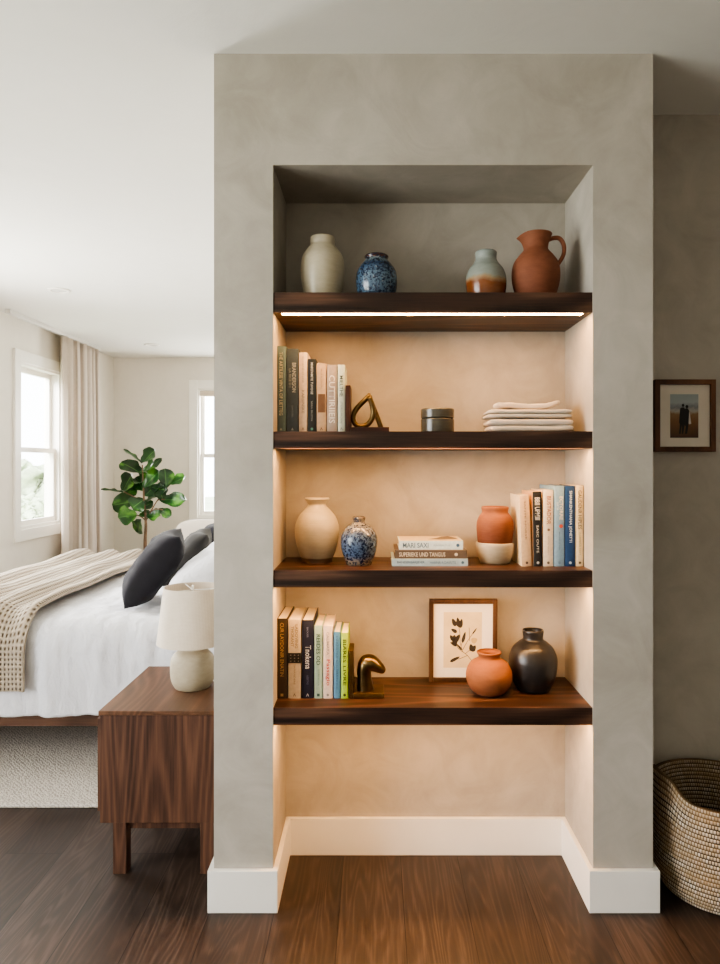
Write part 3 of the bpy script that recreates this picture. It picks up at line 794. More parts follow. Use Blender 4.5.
# ------------------------------------------------------------------ bookends
d = 2.16; cy = d - CD
r = thing('bookend', (X(367, d), cy, S2), 'dark wood bookend with a brass loop sculpture on the second shelf', 'bookend', 'bookends')
wd = walnut('bookend_walnut', 2, '#1c0e08', '#341b11', '#4a2a1c', .5)
obj('upright', bx(X(345.8, d) , X(350.6, d), cy - .02, cy + .09, S2 + .0003, Z(386, d)), wd, r, bevel=.001)
obj('base', bx(X(350.7, d), X(389, d), cy - .02, cy + .06, S2 + .0003, Z(427.4, d)), wd, r, bevel=.001)
ly = cy + .02; zbm = Z(427.4, d)
lp = [(380.9, 427.2, .012), (378.5, 420, .01), (374.5, 410, .006), (370.6, 399.5, 0), (369, 396, -.002), (364.5, 400, -.003), (358, 406.5, -.003), (353.6, 413.5, -.003), (353.2, 420, -.003), (356.5, 425, -.003), (361.5, 426.0, -.003), (367.5, 424, -.003), (371.8, 418.5, -.003), (373.2, 411.5, -.003), (371.8, 404, -.006), (369.4, 397, -.010)]
P = spline([(X(p, d), ly + q, Z(y, d)) for p, y, q in lp], 6)
b = BM(); sweep(b, P, .0082, 14, 1.5); obj('loop', b, M['brass'], r, smooth=True)
b = BM(); bmesh.ops.create_uvsphere(b, u_segments=20, v_segments=14, radius=.0052, matrix=Matrix.Translation((X(369, d), ly - .002, Z(394.0, d)))); obj('finial', b, M['brass'], r, smooth=True)

d = 2.175; cy = d - CD
r = thing('bookend', (X(366, d), cy, S4), 'dark brass horse head bookend on the lowest shelf', 'bookend', 'bookends')
yb_ = VY + (H - S4) * F / (d - .03)
zpl = S4 + .016
obj('upright', bx(X(349.2, d), X(353.6, d), cy - .03, cy + .06, S4 + .0003, Z(648, d)), M['dark_brass'], r, bevel=.001)
obj('base', bx(X(353.7, d), X(384, d), cy - .03, cy + .06, S4 + .0003, zpl), M['dark_brass'], r, bevel=.0015)
zo = zpl - Z(690, d)
b = BM(); k = d / F
nk = [(365.4, 690.3, 8.6, 7), (364.8, 684, 7.8, 7), (364.2, 677, 7.2, 7.2), (364.2, 670, 7.2, 7.6), (365, 665, 7.4, 7.6), (366, 662.5, 6.5, 6.8), (366.6, 661, 3, 3.5)]
hd = [(359.6, 666.5, 2, 2), (361.5, 665.5, 5.2, 5), (365.5, 663.8, 8.2, 7.4), (370.5, 663.6, 8.6, 7.8), (375, 665.4, 7.2, 7), (379, 668, 5.6, 6), (382.2, 670.4, 4.2, 5), (384.2, 672, 2.6, 3.4), (384.8, 672.5, .8, 1)]
for ch in (nk, hd):
    P = spline(ch, 5)
    sweep(b, [(X(p[0], d), cy + .01, Z(p[1], d) + zo) for p in P], [(p[2] * k, p[3] * k * 1.25) for p in P], 22)
obj('horse_head', b, M['brass'], r, smooth=True)

# ------------------------------------------------------------------ framed print leaning on the lowest shelf
def framed(root, x0, x1, z0, z1, yf, fw, mw_x, mw_t, depth, matm, framem, lean=0, extra=None):
    piv = Vector(((x0 + x1) / 2, yf + depth, z0)); R = Matrix.Rotation(-lean, 3, 'X')
    def fin(b):
        if lean:
            for v in b.verts: v.co = R @ (v.co - piv) + piv
        return b
    b = BM()
    box(b, x0, x0 + fw, yf, yf + depth, z0, z1); box(b, x1 - fw, x1, yf, yf + depth, z0, z1)
    box(b, x0 + fw, x1 - fw, yf, yf + depth, z1 - fw, z1); box(b, x0 + fw, x1 - fw, yf, yf + depth, z0, z0 + fw)
    obj('frame', fin(b), framem, root, bevel=.0012)
    obj('mat_board', fin(bx(x0 + fw, x1 - fw, yf + depth * .45, yf + depth * .9, z0 + fw, z1 - fw)), matm, root)
    return fin, yf + depth * .45
d = 2.325; y0 = d - CD
zf0 = S4 + .0005
x0, x1 = X(428.6, d), X(496, d); zf1 = zf0 + (681 - 598) * d / F
fr = thing('picture_frame', ((x0 + x1) / 2, y0, zf0), 'walnut framed pressed flower print leaning at the back of the lowest shelf', 'picture')
fin, ym = framed(fr, x0, x1, zf0, zf1, y0 - .018, .0145, 0, 0, .016, M['mat'], M['frame'], -.05)
zp = lambda y: zf0 + (681 - y) * d / F
pa = lambda x: X(x, d)
b = BM(); poly(b, [(pa(443), zp(667)), (pa(481), zp(667)), (pa(481), zp(611)), (pa(443), zp(611))], ym - .0004)
obj('print', fin(b), plain('aged_print_paper', '#dcc9a2', .9, var=.06, scale=25, bump=.02), fr)
ink = plain('pressed_leaf_ink', '#3a3228', .85, var=.3, scale=120, bump=0)
b = BM(); yl = ym - .0009
def leafshape(b, cxp, cyp, L, W, ang, y=yl):
    pts = []
    for i in range(14):
        tt = 2 * PI * i / 14; u = math.cos(tt) * L / 2; v = math.sin(tt) * W / 2 * (1 - .35 * math.cos(tt))
        pts.append((pa(cxp + u * math.cos(ang) - v * math.sin(ang)), zp(cyp - u * math.sin(ang) - v * math.cos(ang))))
    poly(b, pts, y)
def PXP(cx, cy): return 420 + cx / 4.8, 590 + cy / 4.8
for (cx, cy, L, W, a) in [(160, 150, 40, 20, 115), (180, 150, 48, 20, 100), (193, 155, 45, 18, 80), (160, 190, 32, 17, 150), (150, 225, 32, 18, 120), (163, 235, 50, 24, 95), (175, 228, 45, 22, 60), (158, 255, 36, 14, 150),
                          (207, 222, 55, 15, 75), (243, 272, 36, 22, 100), (254, 276, 34, 22, 60), (165, 328, 52, 15, 28), (185, 268, 40, 9, 130), (258, 192, 36, 7, 55)]:
    p = PXP(cx, cy); leafshape(b, p[0], p[1], L / 4.8, W / 4.8, math.radians(a))
obj('pressed_leaves', fin(b), ink, fr)
b = BM()
for st in ([(245, 335), (225, 310), (200, 290), (190, 250), (188, 200), (182, 165)], [(205, 295), (180, 275), (168, 250)], [(200, 285), (225, 240), (258, 190)], [(215, 300), (235, 285), (248, 275)], [(195, 262), (205, 225)], [(225, 310), (190, 325), (165, 330)], [(235, 240), (232, 175)]):
    pts = [PXP(*q) for q in st]
    for (p, q) in zip(pts, pts[1:]):
        dx, dy = q[0] - p[0], q[1] - p[1]; L = math.hypot(dx, dy) or 1; nx, ny = -dy / L * .28, dx / L * .28
        poly(b, [(pa(p[0] + nx), zp(p[1] + ny)), (pa(q[0] + nx), zp(q[1] + ny)), (pa(q[0] - nx), zp(q[1] - ny)), (pa(p[0] - nx), zp(p[1] - ny))], yl + .0002)
obj('stems', fin(b), plain('stem_ink', '#6e5c40', .85, var=.1, bump=0), fr)
b = BM()
p = PXP(257, 237); leafshape(b, p[0], p[1], 30 / 4.8, 28 / 4.8, .4)
obj('blossom', fin(b), plain('faded_blossom', '#c2a877', .85, var=.1, bump=0), fr)

# ------------------------------------------------------------------ photograph on the side wall
d = 2.398; yw = YR
x0, x1, z0, z1 = X(655, d), X(715.8, d), Z(451.8, d), Z(379.4, d)
pr = thing('picture_frame', ((x0 + x1) / 2, yw, z0), 'small walnut framed photograph of a couple hanging on the shadowed side wall', 'picture')
fin, ym = framed(pr, x0, x1, z0, z1, yw - .0225, .0175, 0, 0, .022, plain('ivory_mat', '#d9d0c2', .9, var=.02, bump=.02), M['frame_dark'])
pa = lambda x: X(x, d)
zp = lambda y: Z(y, d)
def photomat():
    t = NT('couple_photo')
    c = t.n('ShaderNodeTexCoord'); s = t.n('ShaderNodeSeparateXYZ'); t.l(c.outputs['Object'], s.inputs[0])
    zz = t.math('DIVIDE', s.outputs['Z'], z1 - z0)
    n = t.noise(t.coord(), 45, 5, .7)
    f = t.math('ADD', zz, t.math('MULTIPLY', t.math('SUBTRACT', n, .5), .12))
    col = t.ramp(f, [(.2, '#4a2f1c'), (.4, '#7c5634'), (.53, '#8a6a48'), (.57, '#a9a49a'), (.62, '#7d8284'), (.68, '#a3aaac'), (.8, '#98a2a4')])
    return t.base(col, .5)
b = BM(); poly(b, [(pa(671), zp(437.7)), (pa(699.3), zp(437.7)), (pa(699.3), zp(394)), (pa(671), zp(394))], ym - .0004)
obj('photo', b, photomat(), pr)
dk = plain('dark_coats', '#14110f', .6, var=.1, bump=0)
Q = lambda cx, cy: (pa(645 + cx / 9.6), zp(370 + cy / 9.6))
b = BM()
for o_, rr in (((373, 338), 13), ((410, 350), 14)):
    c0 = Q(*o_); rad = rr / 9.6 * d / F
    poly(b, [(c0[0] + rad * math.cos(a * PI / 8), c0[1] + rad * 1.15 * math.sin(a * PI / 8)) for a in range(16)], ym - .0012)
poly(b, [Q(*q) for q in ((345, 368), (362, 358), (384, 358), (392, 372), (392, 520), (374, 612), (360, 612), (362, 525), (350, 612), (334, 612), (342, 520), (335, 500))], ym - .0010)
poly(b, [Q(*q) for q in ((386, 380), (400, 366), (420, 368), (432, 390), (428, 470), (424, 540), (412, 612), (392, 612), (398, 540), (386, 520))], ym - .0012)
obj('couple', b, dk, pr)
b = BM(); poly(b, [Q(*q) for q in ((428, 385), (440, 420), (452, 515), (430, 520), (420, 470))], ym - .0008); obj('pale_shawl', b, plain('pale_shawl', '#c9c5bd', .7, bump=0), pr)

# ------------------------------------------------------------------ basket
bcx, bcy, bh = 1.070, .122, .312
R1, R0 = .198, .180
b = BM(); lay = b.loops.layers.uv.verify()
NC, NA, SUB = 24, 160, 5
def bask(th, j, side):
    f = j / (NC * SUB)
    ph = (j % SUB) / SUB
    bulge = math.sin(PI * ph) * .0038
    r = R0 + (R1 - R0) * math.sin(min(1, f * 1.05) * PI / 2) ** .8 - .016 * max(0, .12 - f) / .12
    rr = r + bulge if side else r - .011 - bulge
    lob = 0
    for c0 in (PI * 1.03, 0.03 * PI):
        a = (th - c0 + PI) % (2 * PI) - PI
        lob += 1 / (1 + (abs(a) / .44) ** 6)
    z = .002 + bh * f + .052 * lob * max(0, (f - .55) / .45) ** 1.3
    return Vector((bcx + rr * math.cos(th), bcy + rr * math.sin(th), z))
rows = [(j, 1) for j in range(NC * SUB + 1)] + [(j, 0) for j in range(NC * SUB, 3, -1)]
vs = [[b.verts.new(bask(2 * PI * i / NA, j, s)) for i in range(NA)] for j, s in rows]
for q in range(len(rows) - 1):
    for i in range(NA):
        f = b.faces.new((vs[q][i], vs[q][(i+1) % NA], vs[q+1][(i+1) % NA], vs[q+1][i])); f.smooth = True
        for lp, (ii, jj) in zip(f.loops, ((i, q), (i+1, q), (i+1, q+1), (i, q+1))):
            j = rows[min(jj, len(rows) - 1)][0]; lp[lay].uv = (ii / NA * 150, j / SUB)
b.faces.new(vs[0][::-1])
b.faces.new(vs[-1])
o = obj('basket', b, M['basket'], None, origin=(bcx, bcy, 0))
tag(o, 'large woven coil basket with raised handles on the floor by the side wall', 'basket')

# ------------------------------------------------------------------ nightstand and lamp
yn0, yn1 = .175, .675; nx0, nx1 = -.884, -.494; nz0, nz1 = .165, .524
r = thing('nightstand', ((nx0 + nx1) / 2, (yn0 + yn1) / 2, 0), 'walnut nightstand on short square legs between the bed and the niche wall', 'nightstand')
obj('top', bx(nx0, nx1, yn0, yn1, nz1 - .014, nz1), M['night_top'], r, bevel=.0015)
obj('body', bx(nx0 + .004, nx1 - .002, yn0 + .003, yn1 - .002, nz0, nz1 - .0145), M['night'], r, bevel=.0015)
for (a, c) in ((-.839, yn0 + .006), (-.560, yn0 + .006), (-.839, yn1 - .06), (-.560, yn1 - .06)):
    obj('leg', bx(a, a + .043, c, c + .043, 0.0003, nz0), M['night'], r, bevel=.001)
obj('apron', bx(-.796, -.560, yn0 + .018, yn0 + .032, nz0 - .024, nz0), M['night'], r)
dr = obj('drawer', bx(nx0 - .010, nx0 + .003, yn0 + .02, yn1 - .02, nz0 + .03, nz1 - .03), M['night'], r, bevel=.001)
b = BM(); bmesh.ops.create_uvsphere(b, u_segments=16, v_segments=10, radius=.012, matrix=Matrix.Translation((nx0 - .021, (yn0 + yn1) / 2, .34))); obj('knob', b, M['brass'], dr, smooth=True)

d = 2.485; k = d / F; lx, ly = X(192.7, d), d - CD
r = thing('table_lamp', (lx, ly, nz1), 'ceramic table lamp with oat linen drum shade standing on the nightstand', 'lamp')
prof = [(10, 645), (11.2, 647), (11.6, 649.5), (16.5, 652.5), (20.4, 658), (21.7, 665), (21.7, 675), (20.4, 684), (17.2, 691)]
zt = Z(645, d); pts = spline([(hw * k, nz1 + .0005 + (691 - y) / 46 * (zt - nz1)) for hw, y in prof], 6)
b = BM(); lathe(b, [(0, zt)] + pts + [(0, nz1 + .0005)], lx, ly)
obj('base', b, glaze('lamp_stoneware', [(0, '#a1967f'), (1, '#b0a590')], zr=(0, .16), rough=.6, line=2.5, spec=.3), r, smooth=True)
zs0, zs1 = Z(641.5, d), Z(586.5, d); ra, rb = 34.8 * k, 28.2 * k
b = BM(); lathe(b, [(ra, zs0), (rb, zs1), (rb - .003, zs1), (ra - .003, zs0), (ra, zs0)], lx, ly, 72); obj('lamp_shade', b, M['shade'], r, smooth=False)
for f in bpy.data.objects[-1:]: pass
b = BM(); sweep(b, [(lx, ly, zt - .002), (lx, ly, zs1 + .004)], .004, 10)
for a in (0, 2 * PI / 3, 4 * PI / 3):
    sweep(b, [(lx, ly, zs1 - .012), (lx + (rb - .002) * math.cos(a), ly + (rb - .002) * math.sin(a), zs1 - .006)], .0016, 6)
obj('harp', b, M['metal_white'], r)
b = BM(); sweep(b, spline([(lx + .055, ly + .015, nz1 + .02), (lx + .085, ly + .04, nz1 + .004), (lx + .11, ly + .03, nz1 + .0035), (lx + .135, ly + .01, nz1 + .0035)], 6), .0028, 8); obj('power_cord', b, M['cord'], r, smooth=True)

# ------------------------------------------------------------------ rug, bed
o = obj('rug', bx(-2.85, -.93, .61, 3.4, .0005, .014), M['rug'], None, bevel=.005)
tag(o, 'pale grey low-pile rug spread under the bed', 'rug')

bx0, bx1, by0, by1, bt = -2.26, -.14, .955, 2.84, .64
r = thing('bed', ((bx0 + bx1) / 2, (by0 + by1) / 2, 0), 'wide walnut platform bed with white bedding behind the nightstand', 'bed')
obj('rail', bx(bx0, bx1, by0, by0 + .03, .185, .285), M['bedwood'], r, bevel=.002)
obj('rail', bx(bx0, bx1, by1 - .03, by1, .185, .285), M['bedwood'], r, bevel=.002)
obj('rail', bx(bx0 - .03, bx0, by0, by1, .185, .285), M['bedwood'], r, bevel=.002)
for a in (bx0 + .25, bx1 - .2):
    for c in (by0 + .25, by1 - .3): obj('leg', bx(a, a + .06, c, c + .06, .0145, .185), M['bedwood'], r)
obj('slat_base', bx(bx0, bx1, by0 + .031, by1 - .031, .2, .26), M['bedwood'], r)
b = BM(); slab(b, (bx0 + bx1) / 2, (by0 + by1) / 2, .43, (bx1 - bx0) / 2 - .03, (by1 - by0) / 2 - .045, .168, 14, 5, 80, 18)
obj('mattress', b, M['linen_white'], r, smooth=True)
b = BM(); slab(b, bx1 + .05, (by0 + by1) / 2, .49, .045, .94, .30, 8, 6, 60, 18); obj('headboard', b, M['cream_up'], r, smooth=True)

# duvet: draped over the bed
def wrap(s, L, rad, over):
    """arc length s from -over..L+over across a top of length L with rounded edges; returns (position, drop)"""
    q = rad * PI / 2
    def side(e):              # e>0: beyond the start of the rounding
        if e <= 0: return (-e, 0.0, 0)
        if e < q: a = e / rad; return (-rad * math.sin(a), rad * (1 - math.cos(a)), 1)
        return (-rad, rad + e - q, 1)
    if s < rad:
        p, dz, _ = side(rad - s); return ((rad + p) if s < rad and (rad - s) > 0 else s, dz)
    if s > L - rad:
        p, dz, _ = side(s - (L - rad)); return (L - rad - p, dz)
    return (s, 0)
def duvet(u, v):
    Lx, Ly = bx1 - bx0 + .02, by1 - by0 + .075
    rad = .085; extra = rad * PI / 2 - rad
    sx = -(.24 + extra) + (Lx + .24 + extra) * u
    sy = -(.31 + extra) + (Ly + .62 + 2 * extra) * v
    px, dx = wrap(sx, Lx + .5, rad, 0); py, dy = wrap(sy, Ly, rad, 0)
    z = bt - max(dx, dy) - .35 * min(dx, dy)
    x, y = bx0 - .02 + px, by0 - .0375 + py
    n = noise.noise(Vector((x * 3, y * 3, 1))) * .014 + noise.ridged_multi_fractal(Vector((x * 5, y * 3.5, 5)), .9, 2, 4, 1, 2) * .006 + noise.noise(Vector((x * 20, y * 15, 9))) * .004
    w = min(1, dy / .12)
    rip = (noise.noise(Vector((x * 9, z * 2.0, 3))) * .022 + noise.noise(Vector((x * 20, z * 4, 8))) * .011 + noise.noise(Vector((x * 45, z * 14, 5))) * .004) * w
    if v < .5: y += -rip - .012 * w * w + (-.004 * w)
    else: y += rip
    z += n * (1 - .6 * w)
    if w >= 1: z += .008 * noise.noise(Vector((x * 5, 0, 2))) * min(1, dy / .3)
    return (x, y, z)
b = BM(); grid(b, 220, 240, duvet)
o = obj('duvet', b, M['linen_white'], None, smooth=True, origin=((bx0 + bx1) / 2, (by0 + by1) / 2, .3))
sd = o.modifiers.new('solid', 'SOLIDIFY'); sd.thickness = .012; sd.offset = -1
tag(o, 'rumpled white linen duvet draped over the bed', 'duvet')

# knitted throw across the bed
tx0, tx1 = -2.09, -1.475
def throw(u, v):
    Ly = by1 - by0 + .075; rad = .1; extra = rad * PI / 2 - rad
    sy = -(.19 + extra) + (Ly + .40 + 2 * extra) * v
    py, dy = wrap(sy, Ly, rad, 0)
    x = tx0 + (tx1 - tx0) * u; y = by0 - .0375 + py
    w = min(1, dy / .12)
    fold = .5 - .5 * math.cos(2 * PI * (u * 3.4 + .25 * noise.noise(Vector((y * 1.5, 0, 3))) + .1))
    ht = .030 + .046 * fold * (.8 + .5 * noise.noise(Vector((u * 3, y * 2, 0))))
    e = min(u, 1 - u); ht *= min(1, .6 + e * 10)
    z = bt - dy + ht * (1 - .8 * w) + .004
    x += .02 * noise.noise(Vector((y * 1.6, u, 7)))
    yy = y - (.030 + .016 * fold) * w if v < .5 else y + .035 * w
    return (x, yy, z)
b = BM(); grid(b, 90, 240, throw, uvs=lambda u, v: (u, v))
o = obj('throw_blanket', b, M['knit'], None, smooth=True, origin=((tx0 + tx1) / 2, (by0 + by1) / 2, .3))
sd = o.modifiers.new('solid', 'SOLIDIFY'); sd.thickness = .014; sd.offset = 1
tag(o, 'chunky oatmeal waffle-knit throw laid across the duvet', 'blanket')

# cushions: local x -> leaning direction (up and to the head), local y -> along the bed's width
def cushion_mtx(near_bottom, lean, yaw, w, h):
    """near_bottom: world point of the bottom near corner"""
    ey = Vector((math.sin(yaw), math.cos(yaw), 0)); er = Vector((math.cos(yaw), -math.sin(yaw), 0))
    ex = er * math.cos(lean) + Vector((0, 0, 1)) * math.sin(lean)
    ez = ex.cross(ey)
    m = Matrix((ex, ey, ez)).transposed().to_4x4()
    m.translation = Vector(near_bottom) + ex * w / 2 + ey * h / 2
    return m
def cushion(name, label, nb, lean, yaw, w, h, t, mat, seed, group=None):
    b = BM(); pillow(b, cushion_mtx(nb, lean, yaw, w, h), w, h, t, 30, seed)
    o = obj(name, b, mat, None, smooth=True)
    return tag(o, label, 'cushion', group)
CG = 'dark cushions at the head of the bed'
cushion('cushion', 'large charcoal velvet cushion tilted on the bed, foremost of the dark cushions', (-1.125, 3.14 - CD, .664), .92, -.26, .40, .44, .17, M['charcoal'], 2, CG)
cushion('cushion', 'faded charcoal linen cushion propped behind the large velvet cushion', (-1.12, 3.70 - CD, .668), .86, -.2, .355, .42, .14, M['charcoal_light'], 5, CG)
cushion('cushion', 'black cushion farthest toward the bed head, mostly hidden by the niche wall', (-1.13, 4.26 - CD, .668), .98, -.2, .32, .38, .13, M['charcoal'], 8, CG)
b = BM(); pillow(b, cushion_mtx((-.935, 3.07 - CD, .685), .62, -.08, .50, .60), .50, .60, .19, 30, 11)
o = obj('pillow', b, M['linen_white'], None, smooth=True)
tag(o, 'plump white pillow on the bed behind the lamp shade', 'pillow')

# ------------------------------------------------------------------ armchair beyond the bed
ax0, ax1, ay = X(175, 6.6), -1.05, 4.5
r = thing('armchair', ((ax0 + ax1) / 2, ay + .35, 0), 'cream upholstered armchair with rounded back beyond the bed', 'armchair')
xc = (ax0 + ax1) / 2; hw = (ax1 - ax0) / 2
b = BM(); slab(b, xc, ay + .07, .55, hw, .07, .245, 8, 5, 60, 16); obj('backrest', b, M['cream_up'], r, smooth=True)
b = BM(); slab(b, xc, ay + .42, .34, hw - .09, .29, .09, 8, 4, 60, 16); obj('seat_cushion', b, M['cream_up'], r, smooth=True)
for s in (-1, 1):
    b = BM(); slab(b, xc + s * (hw - .045), ay + .42, .38, .045, .30, .15, 6, 4, 40, 16); obj('arm', b, M['cream_up'], r, smooth=True)
for s in (-1, 1):
    for q in (.08, .66):
        b = BM(); sweep(b, [(xc + s * (hw - .06), ay + q, .27), (xc + s * (hw - .05), ay + q, .0005)], [.02, .013], 12); obj('leg', b, M['bedwood'], r, smooth=True)

# ------------------------------------------------------------------ fiddle leaf fig
d = 7.0; px_, py_ = X(145.5, d), d - CD
r = thing('potted_fig', (px_, py_, 0), 'fiddle leaf fig with broad glossy leaves in the corner by the curtain', 'plant')
b = BM(); lathe(b, [(0, .001), (.13, .001), (.15, .03), (.17, .2), (.168, .385), (.165, .392), (.158, .388), (.155, .33), (0, .33)], px_, py_, 48)
lay = b.loops.layers.uv.verify()
for f in b.faces:
    for lp in f.loops:
        c = lp.vert.co; lp[lay].uv = ((math.atan2(c.y - py_, c.x - px_) / (2 * PI) + .5) * 60, c.z * 55)
obj('planter', b, M['basket'], r, smooth=True)
b = BM(); lathe(b, [(0, .345), (.15, .345), (.152, .33), (0, .33)], px_, py_, 32); obj('soil', b, M['soil'], r)
Q = lambda cx, cy: (90 + cx / 5.76, 430 + cy / 5.76)
def W(cx, cy, dd=0):
    p, q = Q(cx, cy); return Vector((X(p, d + dd), py_ + dd, Z(q, d + dd)))
b = BM()
tr = spline([(px_, py_, .34), tuple(W(318, 640)), tuple(W(322, 540)), tuple(W(314, 440)), tuple(W(308, 340)), tuple(W(302, 200))], 6)
sweep(b, tr, [.020 - .014 * i / len(tr) for i in range(len(tr))], 10)
obj('trunk', b, M['bark'], r, smooth=True)
b = BM()
for st in ([(325, 520), (350, 470), (385, 410), (440, 335)], [(318, 520), (295, 500), (270, 490)], [(314, 430), (280, 400), (195, 355)], [(385, 410), (400, 400), (430, 400)], [(352, 465), (385, 455), (420, 460)]):
    P = spline([tuple(W(*q)) for q in st], 5); sweep(b, P, .006, 7)
obj('branches', b, M['bark'], r, smooth=True)
def leaf(b, base, tip, width, roll, droop=.12, cup=.15):
    ax = tip - base; L = ax.length; ax.normalize()
    up = Vector((0, -.75, .65)); side = ax.cross(up)
    if side.length < .05: side = Vector((1, 0, 0))
    side.normalize(); nrm = side.cross(ax).normalized()
    R = Matrix.Rotation(roll, 3, ax); side = R @ side; nrm = R @ nrm
    lay = b.loops.layers.uv.verify()
    def fn(u, v):
        s = u; c = (v - .5) * 2
        wd = width / 2 * (math.sin(PI * min(1, s * .98 + .02)) ** .6) * (.55 + .75 * s) * (1 - .18 * math.exp(-((s - .35) / .12) ** 2))
        return base + ax * L * s + side * wd * c + nrm * (cup * width * (c * c - .3) * .6 + .006 * math.sin(s * 15) * abs(c) - droop * L * (s - .4) ** 2)
    grid(b, 12, 6, fn, uvs=lambda u, v: (v, u))
LV = [((300, 190), (195, 108), .17, .9), ((300, 188), (372, 110), .30, -.2), ((300, 250), (182, 182), .26, .2), ((320, 240), (415, 162), .10, 1.2), ((306, 240), (366, 182), .22, -.2),
      ((306, 332), (396, 232), .26, .0), ((188, 350), (238, 252), .27, .1), ((192, 358), (64, 338), .15, .7), ((268, 408), (128, 430), .30, -.2), ((270, 490), (160, 500), .30, -.2),
      ((292, 515), (272, 588), .30, .3), ((325, 488), (404, 490), .20, .1), ((455, 312), (548, 268), .24, -.2), ((440, 334), (432, 222), .24, .3), ((400, 400), (552, 402), .22, .3),
      ((392, 455), (470, 492), .14, .6), ((196, 372), (272, 342), .16, .3), ((250, 468), (364, 412), .22, -.1), ((350, 330), (438, 345), .20, .3), ((300, 300), (232, 300), .24, .5),
      ((310, 400), (240, 450), .26, -.4), ((315, 380), (375, 318), .24, .5), ((305, 350), (268, 270), .24, -.3), ((320, 470), (258, 450), .2, .6), ((330, 500), (300, 470), .16, .2), ((312, 420), (390, 372), .2, -.6), ((300, 300), (340, 250), .24, .8), ((420, 400), (398, 330), .2, .4)]
b = BM()
for i, (p, q, wd, ro) in enumerate(LV):
    dd = random.uniform(-.12, .12); base = W(*p, dd * .4); tip = W(*q, dd * .4 + random.uniform(-.1, .1))
    leaf(b, base, tip, wd * .78, ro)
obj('leaves', b, M['leaf'], r, smooth=True)

# ------------------------------------------------------------------ curtain, track, downlights
b = BM(); cy0, cy1 = 6.34 - CD, 7.14 - CD
def curt(u, v):
    z = .015 + (2.478 - .015) * v; spread = 1 + .10 * (1 - v)
    y = cy0 + (cy1 - cy0) * u * spread
    sn = math.sin(2 * PI * 6.5 * (u + .04 * math.sin(2 * PI * 1.3 * u))); a = .046 * math.copysign(abs(sn) ** .75, sn) + .012 * math.sin(2 * PI * 3.1 * u + 1) * (1 - v)
    return (WL + .110 + a + .006 * noise.noise(Vector((u * 9, v * 3, 0))), y + .012 * math.sin(2 * PI * 15 * u), z)
grid(b, 240, 24, curt)
o = obj('curtain', b, M['curtain'], None, smooth=True); tag(o, 'floor-length natural linen curtain gathered beside the bright window', 'curtain')
sd = o.modifiers.new('solid', 'SOLIDIFY'); sd.thickness = .002
b = BM(); box(b, WL + .085, WL + .125, 5.42 - CD, 7.2 - CD, CEIL - .034, CEIL - .0005)
o = obj('curtain_track', b, plain('grey_white_track', '#d4d1cb', .4, .2, var=.02, bump=.01), None, bevel=.002); tag(o, 'slim white curtain track on the ceiling above the window', 'curtain track')
for (px, py, lab) in ((59, 290, 'round recessed white ceiling downlight nearer the niche wall'), (152, 344.6, 'round recessed white ceiling downlight farther back, before the far wall')):
    d = (CEIL - H) * F / (VY - py); cx, cy = X(px, d), d - CD
    r = thing('downlight', (cx, cy, CEIL), lab, 'downlight', 'bedroom downlights')
    b = BM(); lathe(b, [(.055, CEIL - .0005), (.075, CEIL - .0005), (.075, CEIL - .006), (.055, CEIL - .009), (.05, CEIL - .004), (.055, CEIL - .0005)], cx, cy, 40); obj('trim_ring', b, M['trim'], r, smooth=True)
    b = BM(); lathe(b, [(0, CEIL - .0045), (.05, CEIL - .0045), (.05, CEIL - .001), (0, CEIL - .001)], cx, cy, 40); obj('lens', b, plain('frosted_lens', '#c9c6c0', .5, bump=0), r)

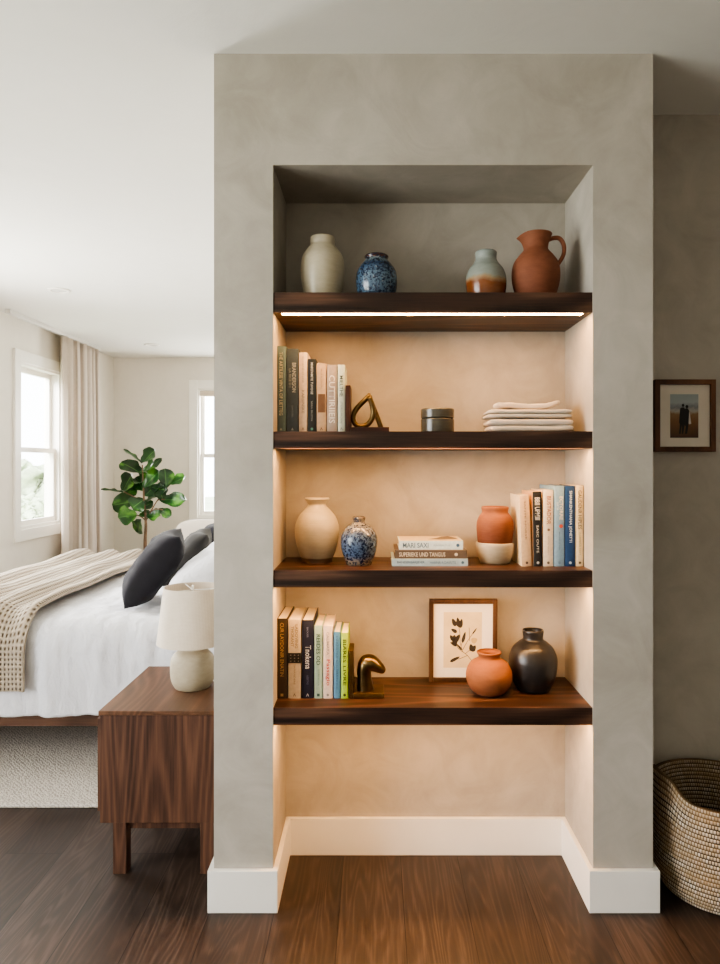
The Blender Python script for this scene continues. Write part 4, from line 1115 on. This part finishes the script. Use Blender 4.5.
# ------------------------------------------------------------------ outdoors seen through the glass
b = BM()
for (cx, cy, cz, s) in ((-5.2, 8.6, -.1, .8), (-5.6, 9.9, .2, 1.0), (-5.0, 9.2, -.3, .8), (-5.9, 11.0, .1, .9)):
    bmesh.ops.create_icosphere(b, subdivisions=6, radius=s, matrix=Matrix.Translation((cx, cy, cz)))
for v in b.verts:
    v.co += Vector((noise.noise(v.co * 5), noise.noise(v.co * 5 + Vector((9, 0, 0))), noise.noise(v.co * 5 + Vector((0, 9, 0))))) * .3 + Vector((noise.noise(v.co * 19), noise.noise(v.co * 19 + Vector((9, 0, 0))), noise.noise(v.co * 19 + Vector((0, 9, 0))))) * .12
o = obj('garden_shrub', b, plain('garden_green', '#c6d3b2', .9, var=.25, scale=9, bump=.3), None, smooth=True)
tag(o, 'pale green sunlit shrub outside the bedroom window', 'shrub')
struct('ground', bx(-30, 30, -30, 40, -.7, -.6), plain('garden_ground', '#b9c0a4', .95, var=.2, scale=2), origin=(0, 0, -.6))

# ------------------------------------------------------------------ light
w = bpy.data.worlds.new('sky'); bpy.context.scene.world = w; w.use_nodes = True
bg = w.node_tree.nodes['Background']; bg.inputs['Color'].default_value = (.93, .97, 1.0, 1); bg.inputs['Strength'].default_value = 5.0
def area(name, loc, rot, sx, sy, e, col=(1, 1, 1), spread=PI):
    l = bpy.data.lights.new(name, 'AREA'); l.shape = 'RECTANGLE'; l.size = sx; l.size_y = sy; l.energy = e; l.color = col; l.spread = spread
    o = bpy.data.objects.new(name, l); C.objects.link(o); o.location = loc; o.rotation_euler = rot; return o
def left_win(name, wdw, e, col=(1, .985, .96)):
    area(name, (WL - .25, (wdw[0] + wdw[1]) / 2, (wdw[2] + wdw[3]) / 2), (0, -PI / 2, 0), wdw[3] - wdw[2], wdw[1] - wdw[0], e, col)
area('daylight_bed', (WL - 1.7, 2.2, 3.1), (0, 0, 0), 1.8, 1.8, 420, (1, .985, .96)).rotation_euler = (Vector((WL, 4.15, 1.3)) - Vector((WL - 1.7, 2.2, 3.1))).to_track_quat('-Z', 'Y').to_euler(); left_win('added_bedside_fill', W4, 110); left_win('added_room_fill', W3, 90)  # bedside and room lamps are added fill behind the unseen windows
area('daylight_far', ((W2[0] + W2[1]) / 2, YB + .25, (W2[2] + W2[3]) / 2), (-PI / 2, 0, 0), W2[1] - W2[0], W2[3] - W2[2], 60, (1, .985, .96))

sc = bpy.context.scene
sc.view_settings.view_transform = 'AgX'
try: sc.view_settings.look = 'AgX - Medium High Contrast'
except Exception: pass
sc.view_settings.exposure = 0.66
try:
    sc.cycles.use_denoising = True; sc.cycles.max_bounces = 10; sc.cycles.diffuse_bounces = 6
    sc.cycles.sample_clamp_indirect = 8
except Exception: pass
